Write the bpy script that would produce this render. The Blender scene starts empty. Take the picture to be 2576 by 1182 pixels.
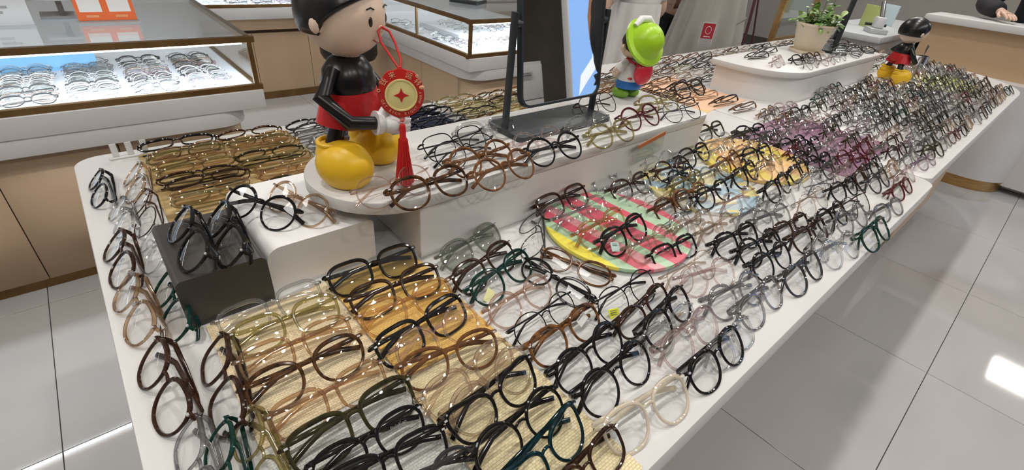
import bpy, bmesh, math, random
import numpy as np
from mathutils import Matrix, Vector, Euler
random.seed(7)
PI = math.pi
S = bpy.context.scene
COL = S.collection

# ---------------------------------------------------------------- camera
cam_d = bpy.data.cameras.new('camera'); cam = bpy.data.objects.new('camera', cam_d); COL.objects.link(cam)
cam_d.sensor_width = 36.0; cam_d.lens = 36.0 * 1189.18 / 2576.0; cam_d.clip_start = 0.01
_R = Matrix(((0.7566018, 0.29882592, -0.58159848), (-0.64835972, 0.45814693, -0.60805515), (0.08475491, 0.83714065, 0.54038148)))
cam.matrix_world = Matrix.Translation((0, 0, 1.26)) @ _R.to_4x4()
S.camera = cam
# ---------------------------------------------------------------- world, exposure
W = bpy.data.worlds.new('world'); S.world = W; W.use_nodes = True
W.node_tree.nodes['Background'].inputs[0].default_value = (0.9, 0.95, 1.0, 1)
W.node_tree.nodes['Background'].inputs[1].default_value = 0.05
vs = S.view_settings; vs.view_transform = 'Standard'; vs.look = 'None'; vs.gamma = 1.0; vs.use_curve_mapping = False
vs.exposure = 0.22
S.cycles.transparent_max_bounces = 16; S.cycles.max_bounces = 6; S.cycles.diffuse_bounces = 3; S.cycles.glossy_bounces = 3; S.cycles.adaptive_threshold = 0.06; S.cycles.sample_clamp_indirect = 4.0; S.cycles.caustics_reflective = False; S.cycles.caustics_refractive = False
CEIL = 2.9
def area(name, loc, sx, sy, power, color=(1, .96, .9), rot=(0, 0, 0), shape='RECTANGLE', spread=PI, parent=None):
    d = bpy.data.lights.new(name, 'AREA'); d.shape = shape; d.size = sx; d.size_y = sy; d.energy = power; d.color = color; d.spread = spread
    o = bpy.data.objects.new(name, d); o.location = loc; o.rotation_euler = rot; COL.objects.link(o)
    if parent: o.parent = parent
    return o
# ceiling lamps: narrow downlights over the tables, softer panels over the aisles
DOWN = [(x, .62) for x in (-.1, .75, 1.6, 2.45, 3.3, 4.15)]
PANELS = [(7.6, -1.26, .6, .45), (-1.4, .6, .6, 1.2), (-2.3, 3.4, .6, 1.2), (1.4, 3.1, 1.2, .6), (3.8, 2.9, 1.2, .6), (6.3, 2.2, .6, 1.2), (5.4, 1.3, .6, 1.2)]
AISLE = [(x, -1.5) for x in (-.4, .5, 1.4, 2.3, 3.2, 4.1)]
for x, y in AISLE: area('aisle_beam', (x, y, CEIL - .035), .10, .10, 8.0, (1, .96, .91), shape='DISK', spread=2.6)
for i, (x, y) in enumerate(DOWN): area('downlight_beam', (x, y, CEIL - .035), .10, .10, 4.4, (1, .95, .89), shape='DISK', spread=2.2)
for i, (x, y, a, b) in enumerate(PANELS): area('panel_glow', (x, y, CEIL - .03), a - .04, b - .04, 19, (1, .97, .94))

# ---------------------------------------------------------------- materials
MATS = {}
def mat(name, col=(.8, .8, .8), rough=.5, metal=0.0, spec=.5, emit=None, es=0.0, trans=0.0):
    if name in MATS: return MATS[name]
    m = bpy.data.materials.new(name); m.use_nodes = True; b = m.node_tree.nodes['Principled BSDF']
    b.inputs['Base Color'].default_value = (*col, 1); b.inputs['Roughness'].default_value = rough; b.inputs['Metallic'].default_value = metal
    b.inputs['Specular IOR Level'].default_value = spec
    if emit: b.inputs['Emission Color'].default_value = (*emit, 1); b.inputs['Emission Strength'].default_value = es
    if trans: b.inputs['Transmission Weight'].default_value = trans
    MATS[name] = m; return m
def N(m, t, **kw):
    n = m.node_tree.nodes.new(t)
    for k, v in kw.items():
        if hasattr(n, k): setattr(n, k, v)
        else: n.inputs[k].default_value = v
    return n
def L(m, a, b): m.node_tree.links.new(a, b)
def bsdf(m): return m.node_tree.nodes['Principled BSDF']
def noisy(name, c1, c2, scale=8, rough=.5, stretch=(1, 1, 1), bump=0.0, metal=0.0, detail=4, spec=.5):
    """two tones mixed by stretched object-space noise"""
    if name in MATS: return MATS[name]
    m = mat(name, c1, rough, metal, spec)
    tc = N(m, 'ShaderNodeTexCoord'); mp = N(m, 'ShaderNodeMapping'); mp.inputs['Scale'].default_value = stretch
    nz = N(m, 'ShaderNodeTexNoise'); nz.inputs['Scale'].default_value = scale; nz.inputs['Detail'].default_value = detail
    cr = N(m, 'ShaderNodeValToRGB'); cr.color_ramp.elements[0].color = (*c1, 1); cr.color_ramp.elements[1].color = (*c2, 1)
    cr.color_ramp.elements[0].position = .35; cr.color_ramp.elements[1].position = .65
    L(m, tc.outputs['Object'], mp.inputs[0]); L(m, mp.outputs[0], nz.inputs[0]); L(m, nz.outputs[0], cr.inputs[0]); L(m, cr.outputs[0], bsdf(m).inputs['Base Color'])
    if bump:
        bp = N(m, 'ShaderNodeBump'); bp.inputs['Strength'].default_value = bump; bp.inputs['Distance'].default_value = .002
        L(m, nz.outputs[0], bp.inputs['Height']); L(m, bp.outputs[0], bsdf(m).inputs['Normal'])
    return m
def sheer(name, tint, base, solid=.2, rough=.06, refl=1.0, ior=1.5):
    """see-through plastic or glass: transparent body with a fresnel gloss and some body colour"""
    if name in MATS: return MATS[name]
    m = bpy.data.materials.new(name); m.use_nodes = True; nt = m.node_tree; nt.nodes.clear(); MATS[name] = m
    out = nt.nodes.new('ShaderNodeOutputMaterial'); tr = nt.nodes.new('ShaderNodeBsdfTransparent'); tr.inputs[0].default_value = (*tint, 1)
    gl = nt.nodes.new('ShaderNodeBsdfGlossy'); gl.inputs['Roughness'].default_value = rough; gl.inputs[0].default_value = (1, 1, 1, 1)
    lw = nt.nodes.new('ShaderNodeLayerWeight'); lw.inputs[0].default_value = .5; pw = nt.nodes.new('ShaderNodeMath'); pw.operation = 'POWER'; pw.inputs[1].default_value = 5.0; fr = nt.nodes.new('ShaderNodeMath'); fr.operation = 'MULTIPLY_ADD'; fr.inputs[1].default_value = .9; fr.inputs[2].default_value = .04
    L(m, lw.outputs['Facing'], pw.inputs[0]); L(m, pw.outputs[0], fr.inputs[0])
    mx = nt.nodes.new('ShaderNodeMixShader'); mm = nt.nodes.new('ShaderNodeMath'); mm.operation = 'MULTIPLY'; mm.inputs[1].default_value = refl; mm.use_clamp = True
    L(m, fr.outputs[0], mm.inputs[0]); L(m, mm.outputs[0], mx.inputs[0]); L(m, gl.outputs[0], mx.inputs[2])
    if solid > 0:
        df = nt.nodes.new('ShaderNodeBsdfDiffuse'); df.inputs[0].default_value = (*base, 1); m2 = nt.nodes.new('ShaderNodeMixShader'); m2.inputs[0].default_value = solid
        L(m, tr.outputs[0], m2.inputs[1]); L(m, df.outputs[0], m2.inputs[2]); L(m, m2.outputs[0], mx.inputs[1])
    else: L(m, tr.outputs[0], mx.inputs[1])
    L(m, mx.outputs[0], out.inputs[0]); return m
white_lam = noisy('white_laminate', (.655, .645, .63), (.685, .675, .66), 6, .38)
white_paint = noisy('white_paint', (.64, .625, .615), (.68, .665, .655), 3, .42)
wood = noisy('pale_wood', (.58, .415, .27), (.64, .465, .31), 5, .42, (1, 1, .06), .05)
wood_tan = noisy('tan_wood', (.54, .365, .215), (.58, .40, .24), 5, .5, (1, .06, 1), .05)
riser_white = noisy('riser_white', (.78, .77, .755), (.82, .81, .795), 3, .42)
gold_dark = noisy('bronze_gold', (.22, .125, .05), (.30, .18, .075), 12, .32, metal=.8)
gold = noisy('brushed_gold', (.46, .27, .10), (.60, .38, .15), 9, .28, (1, 1, 14), metal=.9)
glass_case = sheer('case_glass', (.95, .97, .97), (1, 1, 1), 0, .01, 1.0)
lens_m = sheer('clear_lens', (.972, .978, .974), (1, 1, 1), 0, .015, 1.1)
lens_tint = sheer('smoke_lens', (.62, .64, .60), (.3, .3, .3), .04, .015, 1.5)
lens_dark = sheer('sun_lens', (.16, .16, .17), (.1, .1, .1), .2, .02, 1.6)
led = mat('led_diffuser', (1, 1, 1), .5, emit=(1, .98, .95), es=6.0)
chrome = mat('chrome', (.75, .75, .76), .12, 1.0)
black_metal = noisy('black_metal', (.020, .026, .030), (.026, .032, .036), 20, .42)
FR = {}
def fopaque(n, c1, c2, rough=.09): FR[n] = noisy('frame_' + n.replace(' ', '_'), c1, c2, 90, rough, spec=.4)
fopaque('black', (.006, .006, .007), (.012, .011, .011)); fopaque('dark brown', (.020, .009, .006), (.045, .020, .011)); fopaque('charcoal', (.028, .028, .03), (.05, .05, .052))
fopaque('dark tortoise', (.010, .006, .004), (.11, .045, .014)); fopaque('tortoise', (.02, .010, .006), (.22, .09, .025)); fopaque('brown', (.10, .040, .015), (.20, .085, .03))
fopaque('dark green', (.004, .018, .014), (.006, .040, .030)); fopaque('dark teal', (.004, .012, .016), (.006, .03, .036)); fopaque('wine red', (.05, .008, .010), (.11, .015, .018))
fopaque('dark olive', (.016, .014, .006), (.045, .038, .014)); fopaque('gold', (.5, .33, .13), (.6, .4, .18), .2); fopaque('silver', (.45, .45, .46), (.55, .55, .56), .2)
def plastic(name, tint, solid, refl=2.2):
    """clear or tinted acetate: lighter through the middle of the bar, deeper at its edges, glossy skin"""
    m = sheer(name, tint, tuple(v * .9 for v in tint), solid, .04, refl); nt = m.node_tree; tr = [n for n in nt.nodes if n.type == 'BSDF_TRANSPARENT'][0]; lw = [n for n in nt.nodes if n.type == 'LAYER_WEIGHT'][0]
    cr = nt.nodes.new('ShaderNodeValToRGB'); e = cr.color_ramp.elements; e[0].color = tuple(v ** .35 for v in tint) + (1,); e[1].color = tuple(v ** 1.9 * .55 for v in tint) + (1,); e[0].position = .2; e[1].position = .85
    L(m, lw.outputs['Facing'], cr.inputs[0]); L(m, cr.outputs[0], tr.inputs[0]); return m
def fsheer(n, c, solid): FR[n] = plastic('frame_' + n.replace(' ', '_'), c, solid)
fsheer('clear', (.86, .87, .87), .03); fsheer('clear grey', (.66, .66, .64), .06); fsheer('clear pink', (.88, .74, .72), .05); fsheer('clear champagne', (.78, .66, .55), .06)
fsheer('light brown', (.58, .37, .20), .14); fsheer('amber', (.78, .50, .22), .12); fsheer('olive', (.42, .35, .12), .2); fsheer('rose brown', (.66, .46, .37), .14)
fsheer('smoke grey', (.38, .37, .38), .15); fsheer('grey green', (.32, .35, .29), .2); fsheer('milky beige', (.86, .76, .60), .72); fsheer('lilac', (.66, .50, .62), .12)

# ---------------------------------------------------------------- mesh helpers
class MB:
    def __init__(s): s.v = []; s.f = []; s.mi = []
    def add(s, vs, fs, M=None, mi=0):
        b = len(s.v); s.v += [tuple(M @ Vector(p)) for p in vs] if M else [tuple(p) for p in vs]
        s.f += [tuple(b + i for i in f) for f in fs]; s.mi += [mi] * len(fs); return s
    def box(s, x0, x1, y0, y1, z0, z1, M=None, mi=0):
        return s.add([(x0, y0, z0), (x1, y0, z0), (x1, y1, z0), (x0, y1, z0), (x0, y0, z1), (x1, y0, z1), (x1, y1, z1), (x0, y1, z1)],
                     [(3, 2, 1, 0), (4, 5, 6, 7), (0, 1, 5, 4), (1, 2, 6, 5), (2, 3, 7, 6), (3, 0, 4, 7)], M, mi)
    def prism(s, pts, z0, z1, M=None, mi=0):
        n = len(pts); return s.add([(x, y, z0) for x, y in pts] + [(x, y, z1) for x, y in pts],
            [tuple(range(n - 1, -1, -1)), tuple(range(n, 2 * n))] + [(i, (i + 1) % n, n + (i + 1) % n, n + i) for i in range(n)], M, mi)
    def lathe(s, prof, n=32, M=None, sx=1.0, sy=1.0, mi=0):
        k = len(prof); vs = [(r * sx * math.cos(2 * PI * j / n), r * sy * math.sin(2 * PI * j / n), z) for j in range(n) for r, z in prof]
        fs = [(j * k + i, ((j + 1) % n) * k + i, ((j + 1) % n) * k + i + 1, j * k + i + 1) for j in range(n) for i in range(k - 1)]
        return s.add(vs, fs, M, mi)
    def ball(s, c, rx, ry, rz, n=24, m=14, M=None, mi=0):
        prof = [(math.cos(-PI / 2 + PI * i / m) + 1e-5, math.sin(-PI / 2 + PI * i / m)) for i in range(m + 1)]
        T = Matrix.Translation(c) @ Matrix.Diagonal((rx, ry, rz, 1)); return s.lathe(prof, n, (M @ T) if M else T, mi=mi)
    def tube(s, path, r, n=8, closed=False, M=None, flat=1.0, up=(0, 0, 1), mi=0):
        P = [Vector(p) for p in path]; k = len(P); R = r if isinstance(r, (list, tuple)) else [r] * k; vs = []
        for i in range(k):
            a = P[(i - 1) % k] if (closed or i > 0) else P[i]; b = P[(i + 1) % k] if (closed or i < k - 1) else P[i]
            t = (b - a).normalized(); u = Vector(up); side = t.cross(u)
            if side.length < 1e-4: side = t.cross(Vector((1, 0, 0)))
            side.normalize(); w = side.cross(t).normalized()
            for j in range(n):
                c, d = math.cos(2 * PI * (j + .5) / n), math.sin(2 * PI * (j + .5) / n)
                vs.append(P[i] + side * (R[i] * c * flat) + w * (R[i] * d))
        fs = [(i * n + j, i * n + (j + 1) % n, ((i + 1) % k) * n + (j + 1) % n, ((i + 1) % k) * n + j) for i in range(k if closed else k - 1) for j in range(n)]
        if not closed: fs += [tuple(range(n - 1, -1, -1)), tuple(range((k - 1) * n, k * n))]
        return s.add(vs, fs, M, mi)
    def mesh(s, name, smooth=True, bevel=0.0, bseg=2, mats=None):
        me = bpy.data.meshes.new(name); me.from_pydata([tuple(v) for v in s.v], [], s.f)
        if bevel:
            bm = bmesh.new(); bm.from_mesh(me); bmesh.ops.remove_doubles(bm, verts=bm.verts, dist=1e-6)
            ed = [e for e in bm.edges if len(e.link_faces) == 2 and e.calc_face_angle(0) > .6]
            bmesh.ops.bevel(bm, geom=ed, offset=bevel, segments=bseg, profile=.5, affect='EDGES'); bm.to_mesh(me); bm.free()
        me.update()
        if mats:
            for m in mats: me.materials.append(m)
            if not bevel: me.polygons.foreach_set('material_index', s.mi)
        if smooth:
            me.polygons.foreach_set('use_smooth', [True] * len(me.polygons))
            try: me.set_sharp_from_angle(angle=.7)
            except Exception: pass
        return me
    def obj(s, name, m, parent=None, smooth=True, bevel=0.0, loc=None, rot=None, **kw):
        o = bpy.data.objects.new(name, s.mesh(name, smooth, bevel, mats=m if isinstance(m, list) else [m])); COL.objects.link(o)
        if parent: o.parent = parent
        if loc: o.location = loc
        if rot: o.rotation_euler = rot
        for k, v in kw.items(): o[k] = v
        return o
def thing(name, label, cat, loc=(0, 0, 0), rz=0.0, group=None):
    o = bpy.data.objects.new(name, None); o.empty_display_size = .05; COL.objects.link(o); o.location = loc; o.rotation_euler = (0, 0, rz)
    o['label'] = label; o['category'] = cat
    if group: o['group'] = group
    return o
def rrect(x0, x1, y0, y1, r, k=6, corners=(1, 1, 1, 1)):
    """rounded rectangle, corners in order (x1y1, x0y1, x0y0, x1y0); radius list or single"""
    rs = r if isinstance(r, (list, tuple)) else [r * c for c in corners]; out = []
    for (cx, cy, sx, sy, a0), q in zip(((x1, y1, -1, -1, 0), (x0, y1, 1, -1, 90), (x0, y0, 1, 1, 180), (x1, y0, -1, 1, 270)), rs):
        if q <= 0: out.append((cx, cy)); continue
        for i in range(k + 1):
            a = math.radians(a0 + 90 * i / k); out.append((cx + sx * q + q * math.cos(a), cy + sy * q + q * math.sin(a)))
    return out
def struct(o, label=None):
    o['kind'] = 'structure'
    if label: o['label'] = label
    return o
def textmesh(body, size, depth=.0004, align='CENTER'):
    c = bpy.data.curves.new('lettering', 'FONT'); c.body = body; c.size = size; c.extrude = depth; c.align_x = align; c.align_y = 'CENTER'; c.resolution_u = 3
    o = bpy.data.objects.new('lettering', c); COL.objects.link(o); dg = bpy.context.evaluated_depsgraph_get(); dg.update()
    me = bpy.data.meshes.new_from_object(o.evaluated_get(dg)); bpy.data.objects.remove(o); bpy.data.curves.remove(c); return me

# ---------------------------------------------------------------- room shell
tile_a = noisy('polished_tile', (.46, .45, .445), (.50, .49, .485), 1.6, .05, (1, 2.2, 1), spec=.5)
joint = mat('tile_joint', (.09, .075, .065), .8)
fl = struct(MB().box(-3, 9.6, -4.6, 6.4, -.06, -.004).obj('floor', joint, smooth=False), 'polished light grey porcelain tile floor with dark joints')
tile_me = MB().box(.0012, .7988, .0012, .7188, -.0039, 0).mesh('tile', smooth=False, bevel=.0006, bseg=1, mats=[tile_a])
for i in range(-4, 10):
    for j in range(-5, 9):
        x, y = 2.056 + (i - 2) * .8, -.168 + j * .72
        if not (-2.4 < x < 8.6 and -4.2 < y < 5.4): continue
        t = bpy.data.objects.new('tile', tile_me); COL.objects.link(t); t.parent = fl; t.location = (x, y, 0)
wall_m = noisy('wall_paint', (.62, .58, .53), (.66, .62, .57), 2, .8)
dark_wall = noisy('dark_wall', (.10, .085, .07), (.13, .11, .09), 2, .7)
struct(MB().box(-3.1, -3, -4.6, 6.4, 0, CEIL).obj('wall_left', wall_m, smooth=False)); struct(MB().box(9.6, 9.7, -4.6, 6.4, 0, CEIL).obj('wall_right', wall_m, smooth=False))
struct(MB().box(-3, 9.6, 6.4, 6.5, 0, CEIL).obj('wall_back', wall_m, smooth=False)); struct(MB().box(-3, 9.6, -4.7, -4.6, 0, CEIL).obj('wall_front', dark_wall, smooth=False))
struct(MB().box(-3, 9.6, -4.6, 6.4, CEIL, CEIL + .08).obj('ceiling', noisy('ceiling_paint', (.8, .79, .77), (.83, .82, .8), 2, .85), smooth=False))
ring_m = MB().lathe([(.052, CEIL - .001), (.075, CEIL - .001), (.075, CEIL - .03), (.058, CEIL - .034), (.052, CEIL - .03), (.052, CEIL - .001)], 28).mesh('trim_ring', mats=[white_paint])
for i, (x, y) in enumerate(DOWN + AISLE):
    o = bpy.data.objects.new('downlight', ring_m); COL.objects.link(o); o.location = (x, y, 0); w_ = 'display tables' if y > 0 else 'front aisle'
    o['label'] = 'round recessed ceiling downlight above the ' + w_; o['category'] = 'ceiling light'; o['group'] = 'downlights over the ' + w_
for i, (x, y, a, b) in enumerate(PANELS):
    m = MB()
    for (p, q, r_, s_) in ((-a/2, a/2, -b/2, -b/2 + .015), (-a/2, a/2, b/2 - .015, b/2), (-a/2, -a/2 + .015, -b/2, b/2), (a/2 - .015, a/2, -b/2, b/2)): m.box(x + p, x + q, y + r_, y + s_, CEIL - .035, CEIL)
    o = m.obj('panel_light', white_paint, smooth=False); o['label'] = 'flat rectangular ceiling light panel over the shop aisles'; o['category'] = 'ceiling light'; o['group'] = 'ceiling light panels'

# ---------------------------------------------------------------- display tables
TT = .76
tb = thing('display_table', 'white display table in front with rounded corners covered in eyeglasses', 'table', (0, 0, 0))
MB().prism(rrect(-.078, 1.742, .103, 1.325, [.03, .05, .04, .045]), .715, TT).obj('table_top', white_lam, tb, bevel=.004)
MB().box(.35, 1.35, .40, 1.02, .075, .715).obj('pedestal', wood, tb, smooth=False); MB().box(.38, 1.32, .43, .99, 0, .075).obj('kick_plate', gold_dark, tb, smooth=False)
tb2 = thing('display_table', 'second white display table behind the first, reaching to the reception desk', 'table', (0, 0, 0))
MB().prism(rrect(1.748, 4.25, .118, 1.46, [.05, .03, .03, .55], 10), .715, TT).obj('table_top', white_lam, tb2, bevel=.004)
MB().box(2.86, 3.75, .21, 1.05, .075, .715).obj('pedestal', wood, tb2, smooth=False); MB().box(2.88, 3.73, .23, 1.03, 0, .075).obj('kick_plate', gold_dark, tb2, smooth=False)
RZ = .885
rs = thing('display_riser', 'long white riser shelf with rounded end carrying doll and mirror', 'riser', (0, 0, TT))
MB().prism(rrect(.222, 1.262, .588, .85, [.03, .13, .13, .02], 10), RZ - .022 - TT, RZ - TT).obj('shelf_board', white_lam, rs, bevel=.002)
MB().box(.352, 1.255, .593, .83, 0, RZ - .022 - TT).obj('support_block', riser_white, rs, smooth=False, bevel=.002)
rs2 = thing('display_riser', 'white riser shelf with curved corner under the potted plant', 'riser', (0, 0, TT))
MB().prism(rrect(1.99, 3.16, .672, 1.0, [.02, .02, .22, .03], 12), RZ - .022 - TT, RZ - TT).obj('shelf_board', white_lam, rs2, bevel=.002)
MB().prism(rrect(2.02, 3.14, .682, .985, [.01, .01, .21, .02], 12), 0, RZ - .022 - TT).obj('support_block', riser_white, rs2)
wb = MB().prism(rrect(-.086, .086, -.05, .05, 0), 0, .001); wb = MB()
wb.add(*(lambda p, y0, y1: ([(x, y0, z) for x, z in p] + [(x, y1, z) for x, z in p], [tuple(range(len(p))), tuple(range(2 * len(p) - 1, len(p) - 1, -1))] + [(i, i + len(p), (i + 1) % len(p) + len(p), (i + 1) % len(p)) for i in range(len(p))]))(rrect(-.0845, .0845, 0, .08, [.008, .022, 0, 0]), -.0, .22))
wbo = wb.obj('display_block', riser_white, None, loc=(.2045, .637, TT), label='white rounded block carrying two round pairs beside the dark block', category='display block')
bb = MB(); bb.add(*(lambda p, y0, y1: ([(x, y0, z) for x, z in p] + [(x, y1, z) for x, z in p], [tuple(range(len(p))), tuple(range(2 * len(p) - 1, len(p) - 1, -1))] + [(i, i + len(p), (i + 1) % len(p) + len(p), (i + 1) % len(p)) for i in range(len(p))]))(rrect(-.056, .056, 0, .08, [.009, .009, 0, 0]), 0, .165))
bb.obj('display_block', noisy('charcoal_lacquer', (.048, .043, .040), (.056, .050, .047), 8, .36), None, loc=(.061, .625, TT), label='dark charcoal rounded block carrying two black pairs', category='display block')
# ---- mats and plates lying on the tables
def weave(name, c1, c2, scale):
    if name in MATS: return MATS[name]
    m = mat(name, c1, .75); tc = N(m, 'ShaderNodeTexCoord'); br = N(m, 'ShaderNodeTexBrick'); br.inputs['Scale'].default_value = scale; br.inputs['Mortar Size'].default_value = .035; br.inputs['Brick Width'].default_value = .7; br.inputs['Row Height'].default_value = .4
    br.inputs['Color1'].default_value = (*c1, 1); br.inputs['Color2'].default_value = tuple(v * .93 for v in c1) + (1,); br.inputs['Mortar'].default_value = (*c2, 1); br.inputs['Mortar Smooth'].default_value = .6
    bp = N(m, 'ShaderNodeBump'); bp.inputs['Distance'].default_value = .001; bp.inputs['Strength'].default_value = .5; bp.invert = True
    L(m, tc.outputs['Object'], br.inputs[0]); L(m, br.outputs['Color'], bsdf(m).inputs[0]); L(m, br.outputs['Fac'], bp.inputs['Height']); L(m, bp.outputs[0], bsdf(m).inputs['Normal']); return m
def flat_thing(name, pts, z0, z1, m, label, cat, group=None, bevel=.0008):
    cx = sum(p[0] for p in pts) / len(pts); cy = sum(p[1] for p in pts) / len(pts)
    o = MB().prism([(x - cx, y - cy) for x, y in pts], 0, z1 - z0).obj(name, m, None, bevel=bevel, loc=(cx, cy, z0), label=label, category=cat)
    if group: o['group'] = group
    return o
flat_thing('woven_mat', rrect(.022, .190, .382, .618, .004), TT, TT + .004, weave('weave_straw', (.88, .73, .48), (.52, .38, .20), 120), 'straw coloured woven mat beside the dark block', 'mat')
flat_thing('woven_mat', rrect(.022, .187, .15, .380, .004), TT, TT + .004, weave('weave_white', (.68, .68, .64), (.36, .36, .33), 120), 'off-white woven mat at the bottom of the picture', 'mat')
flat_thing('woven_mat', rrect(.190, .345, .108, .374, .004), TT, TT + .004, weave('weave_straw2', (.88, .76, .48), (.54, .40, .18), 120), 'straw coloured woven mat at the front table edge', 'mat')
flat_thing('woven_mat', rrect(.193, .345, .377, .628, .004), TT, TT + .004, weave('weave_orange', (.88, .56, .16), (.52, .28, .06), 120), 'orange woven mat against the white block', 'mat')
def disc(cx, cy, rx, ry, n=48): return [(cx + rx * math.cos(2 * PI * i / n), cy + ry * math.sin(2 * PI * i / n)) for i in range(n)]
def stripes(name, cols, scale, ang, rough=.3):
    m = mat(name, cols[0], rough); tc = N(m, 'ShaderNodeTexCoord'); mp = N(m, 'ShaderNodeMapping'); mp.inputs['Rotation'].default_value = (0, 0, ang); mp.inputs['Location'].default_value = (.5, 0, 0)
    mp.inputs['Scale'].default_value = (scale, 1, 1); sp = N(m, 'ShaderNodeSeparateXYZ'); cr = N(m, 'ShaderNodeValToRGB'); cr.color_ramp.interpolation = 'CONSTANT'
    L(m, tc.outputs['Object'], mp.inputs[0]); L(m, mp.outputs[0], sp.inputs[0]); L(m, sp.outputs[0], cr.inputs[0]); L(m, cr.outputs[0], bsdf(m).inputs[0])
    e = cr.color_ramp.elements; e[0].color = (*cols[0], 1); e[0].position = 0; e[1].color = (*cols[1], 1); e[1].position = 1 / len(cols)
    for i in range(2, len(cols)): q = e.new(i / len(cols)); q.color = (*cols[i], 1)
    return m
PK, GR, YL, LP = (.66, .10, .15), (.42, .60, .40), (.84, .74, .10), (.68, .30, .32)
melon = stripes('melon_print', [YL, YL, GR, PK, LP, GR, PK, PK, GR, PK, GR, GR, PK, GR], 3.1, math.radians(-12))
pl = thing('round_tray', 'round tray printed with pink, green and yellow stripes', 'tray', (.728, .458, TT))
MB().prism(disc(0, 0, .145, .150), .004, .012).obj('printed_board', melon, pl, bevel=.001); MB().prism(disc(0, 0, .150, .155), 0, .004).obj('clear_base', sheer('acrylic', (.9, .92, .92), (1, 1, 1), .1), pl)
def blotch(name, cols, scale, rough=.3):
    m = mat(name, cols[0], rough); tc = N(m, 'ShaderNodeTexCoord'); vo = N(m, 'ShaderNodeTexVoronoi'); vo.inputs['Scale'].default_value = scale; cr = N(m, 'ShaderNodeValToRGB'); cr.color_ramp.interpolation = 'CONSTANT'
    sp = N(m, 'ShaderNodeSeparateColor'); L(m, tc.outputs['Object'], vo.inputs[0]); L(m, vo.outputs['Color'], sp.inputs[0]); L(m, sp.outputs[0], cr.inputs[0]); L(m, cr.outputs[0], bsdf(m).inputs[0])
    e = cr.color_ramp.elements; e[0].color = (*cols[0], 1); e[1].color = (*cols[1], 1); e[1].position = 1 / len(cols)
    for i in range(2, len(cols)): q = e.new(i / len(cols)); q.color = (*cols[i], 1)
    return m
flat_thing('round_tray', disc(1.075, .470, .140, .142), TT, TT + .010, blotch('blue_yellow_print', [(.80, .72, .42), (.36, .52, .62), (.82, .80, .70), (.84, .72, .25), (.55, .66, .70)], 26), 'cream tray printed with pale blue and yellow petals', 'tray', bevel=.002)
flat_thing('round_tray', disc(1.375, .478, .158, .150), TT, TT + .011, blotch('orange_slice_print', [(.86, .66, .10), (.88, .52, .20), (.88, .70, .16), (.90, .60, .24)], 13), 'yellow and orange round tray printed like citrus', 'tray', bevel=.002)
flat_thing('round_tray', disc(3.48, .43, .24, .15), TT, TT + .010, blotch('lime_print', [(.72, .76, .18), (.82, .84, .42), (.86, .86, .62)], 14), 'lime yellow oval tray beyond the small doll', 'tray', bevel=.002)
flat_thing('cloth', rrect(1.52, 1.98, .27, .62, .02), TT, TT + .002, noisy('plum_cloth', (.30, .17, .25), (.38, .22, .31), 14, .85), 'plum purple cloth under eyeglasses on the second table', 'cloth', bevel=0)
flat_thing('cloth', rrect(1.50, 2.0, .80, 1.16, .01), TT, TT + .002, noisy('peach_cloth', (.80, .50, .32), (.84, .56, .38), 10, .85), 'peach cloth under eyeglasses behind the riser', 'cloth', bevel=0)
flat_thing('straw_sheet', rrect(.035, .36, .90, 1.28, .008), TT, TT + .003, noisy('straw_fibre', (.26, .17, .06), (.58, .43, .20), 60, .5, (.25, 1, 1), .3), 'golden straw fibre sheet at the back corner of the table', 'mat', bevel=0)
flat_thing('cloth', rrect(.45, .80, 1.0, 1.30, .01), TT, TT + .002, noisy('navy_cloth', (.010, .016, .05), (.018, .026, .07), 14, .7), 'dark navy cloth behind the tall doll', 'cloth', bevel=0)
flat_thing('straw_sheet', rrect(.86, 1.40, .90, 1.28, .008), TT, TT + .002, noisy('straw_pale', (.55, .50, .28), (.70, .64, .42), 40, .6, (.25, 1, 1), .2), 'pale straw sheet behind the tabletop mirror', 'mat', bevel=0)
MB().box(-.045, .045, -.03, .03, 0, .0012).obj('paper_card', mat('peach_card', (.86, .50, .24), .7), None, smooth=False, loc=(1.53, .752, TT + .04), rot=(-.12, .05, .25), label='small peach card leaning at the end of the riser', category='card')
# triple white tabs at the back corner of the table
tabs = thing('tab_holder', 'small white holder with three upright tabs at the back table corner', 'holder', (.025, 1.285, TT))
MB().box(-.040, .040, -.007, .007, 0, .004).obj('base', white_paint, tabs, bevel=.001)
for q in (-.027, 0, .027): MB().box(q - .006, q + .006, -.0015, .0015, .004, .034).obj('tab', sheer('frost', (.8, .8, .8), (.9, .9, .9), .6), tabs, bevel=.0006)
# acrylic price holder hung on the riser front
ph = thing('price_holder', 'clear acrylic price holder with orange strip on the riser front', 'price holder', (.985, .586, .824), 0)
Mx = Matrix.Rotation(-.16, 4, 'Y')
MB().box(-.052, .052, -.012, -.010, 0, .050, Mx).obj('acrylic_sheet', sheer('acrylic_thin', (.86, .89, .86), (.8, .85, .8), .15), ph, smooth=False); MB().box(-.052, .052, -.0135, -.0122, .040, .050, Mx).obj('orange_strip', mat('orange_strip', (.60, .17, .06), .6), ph, smooth=False)
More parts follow.
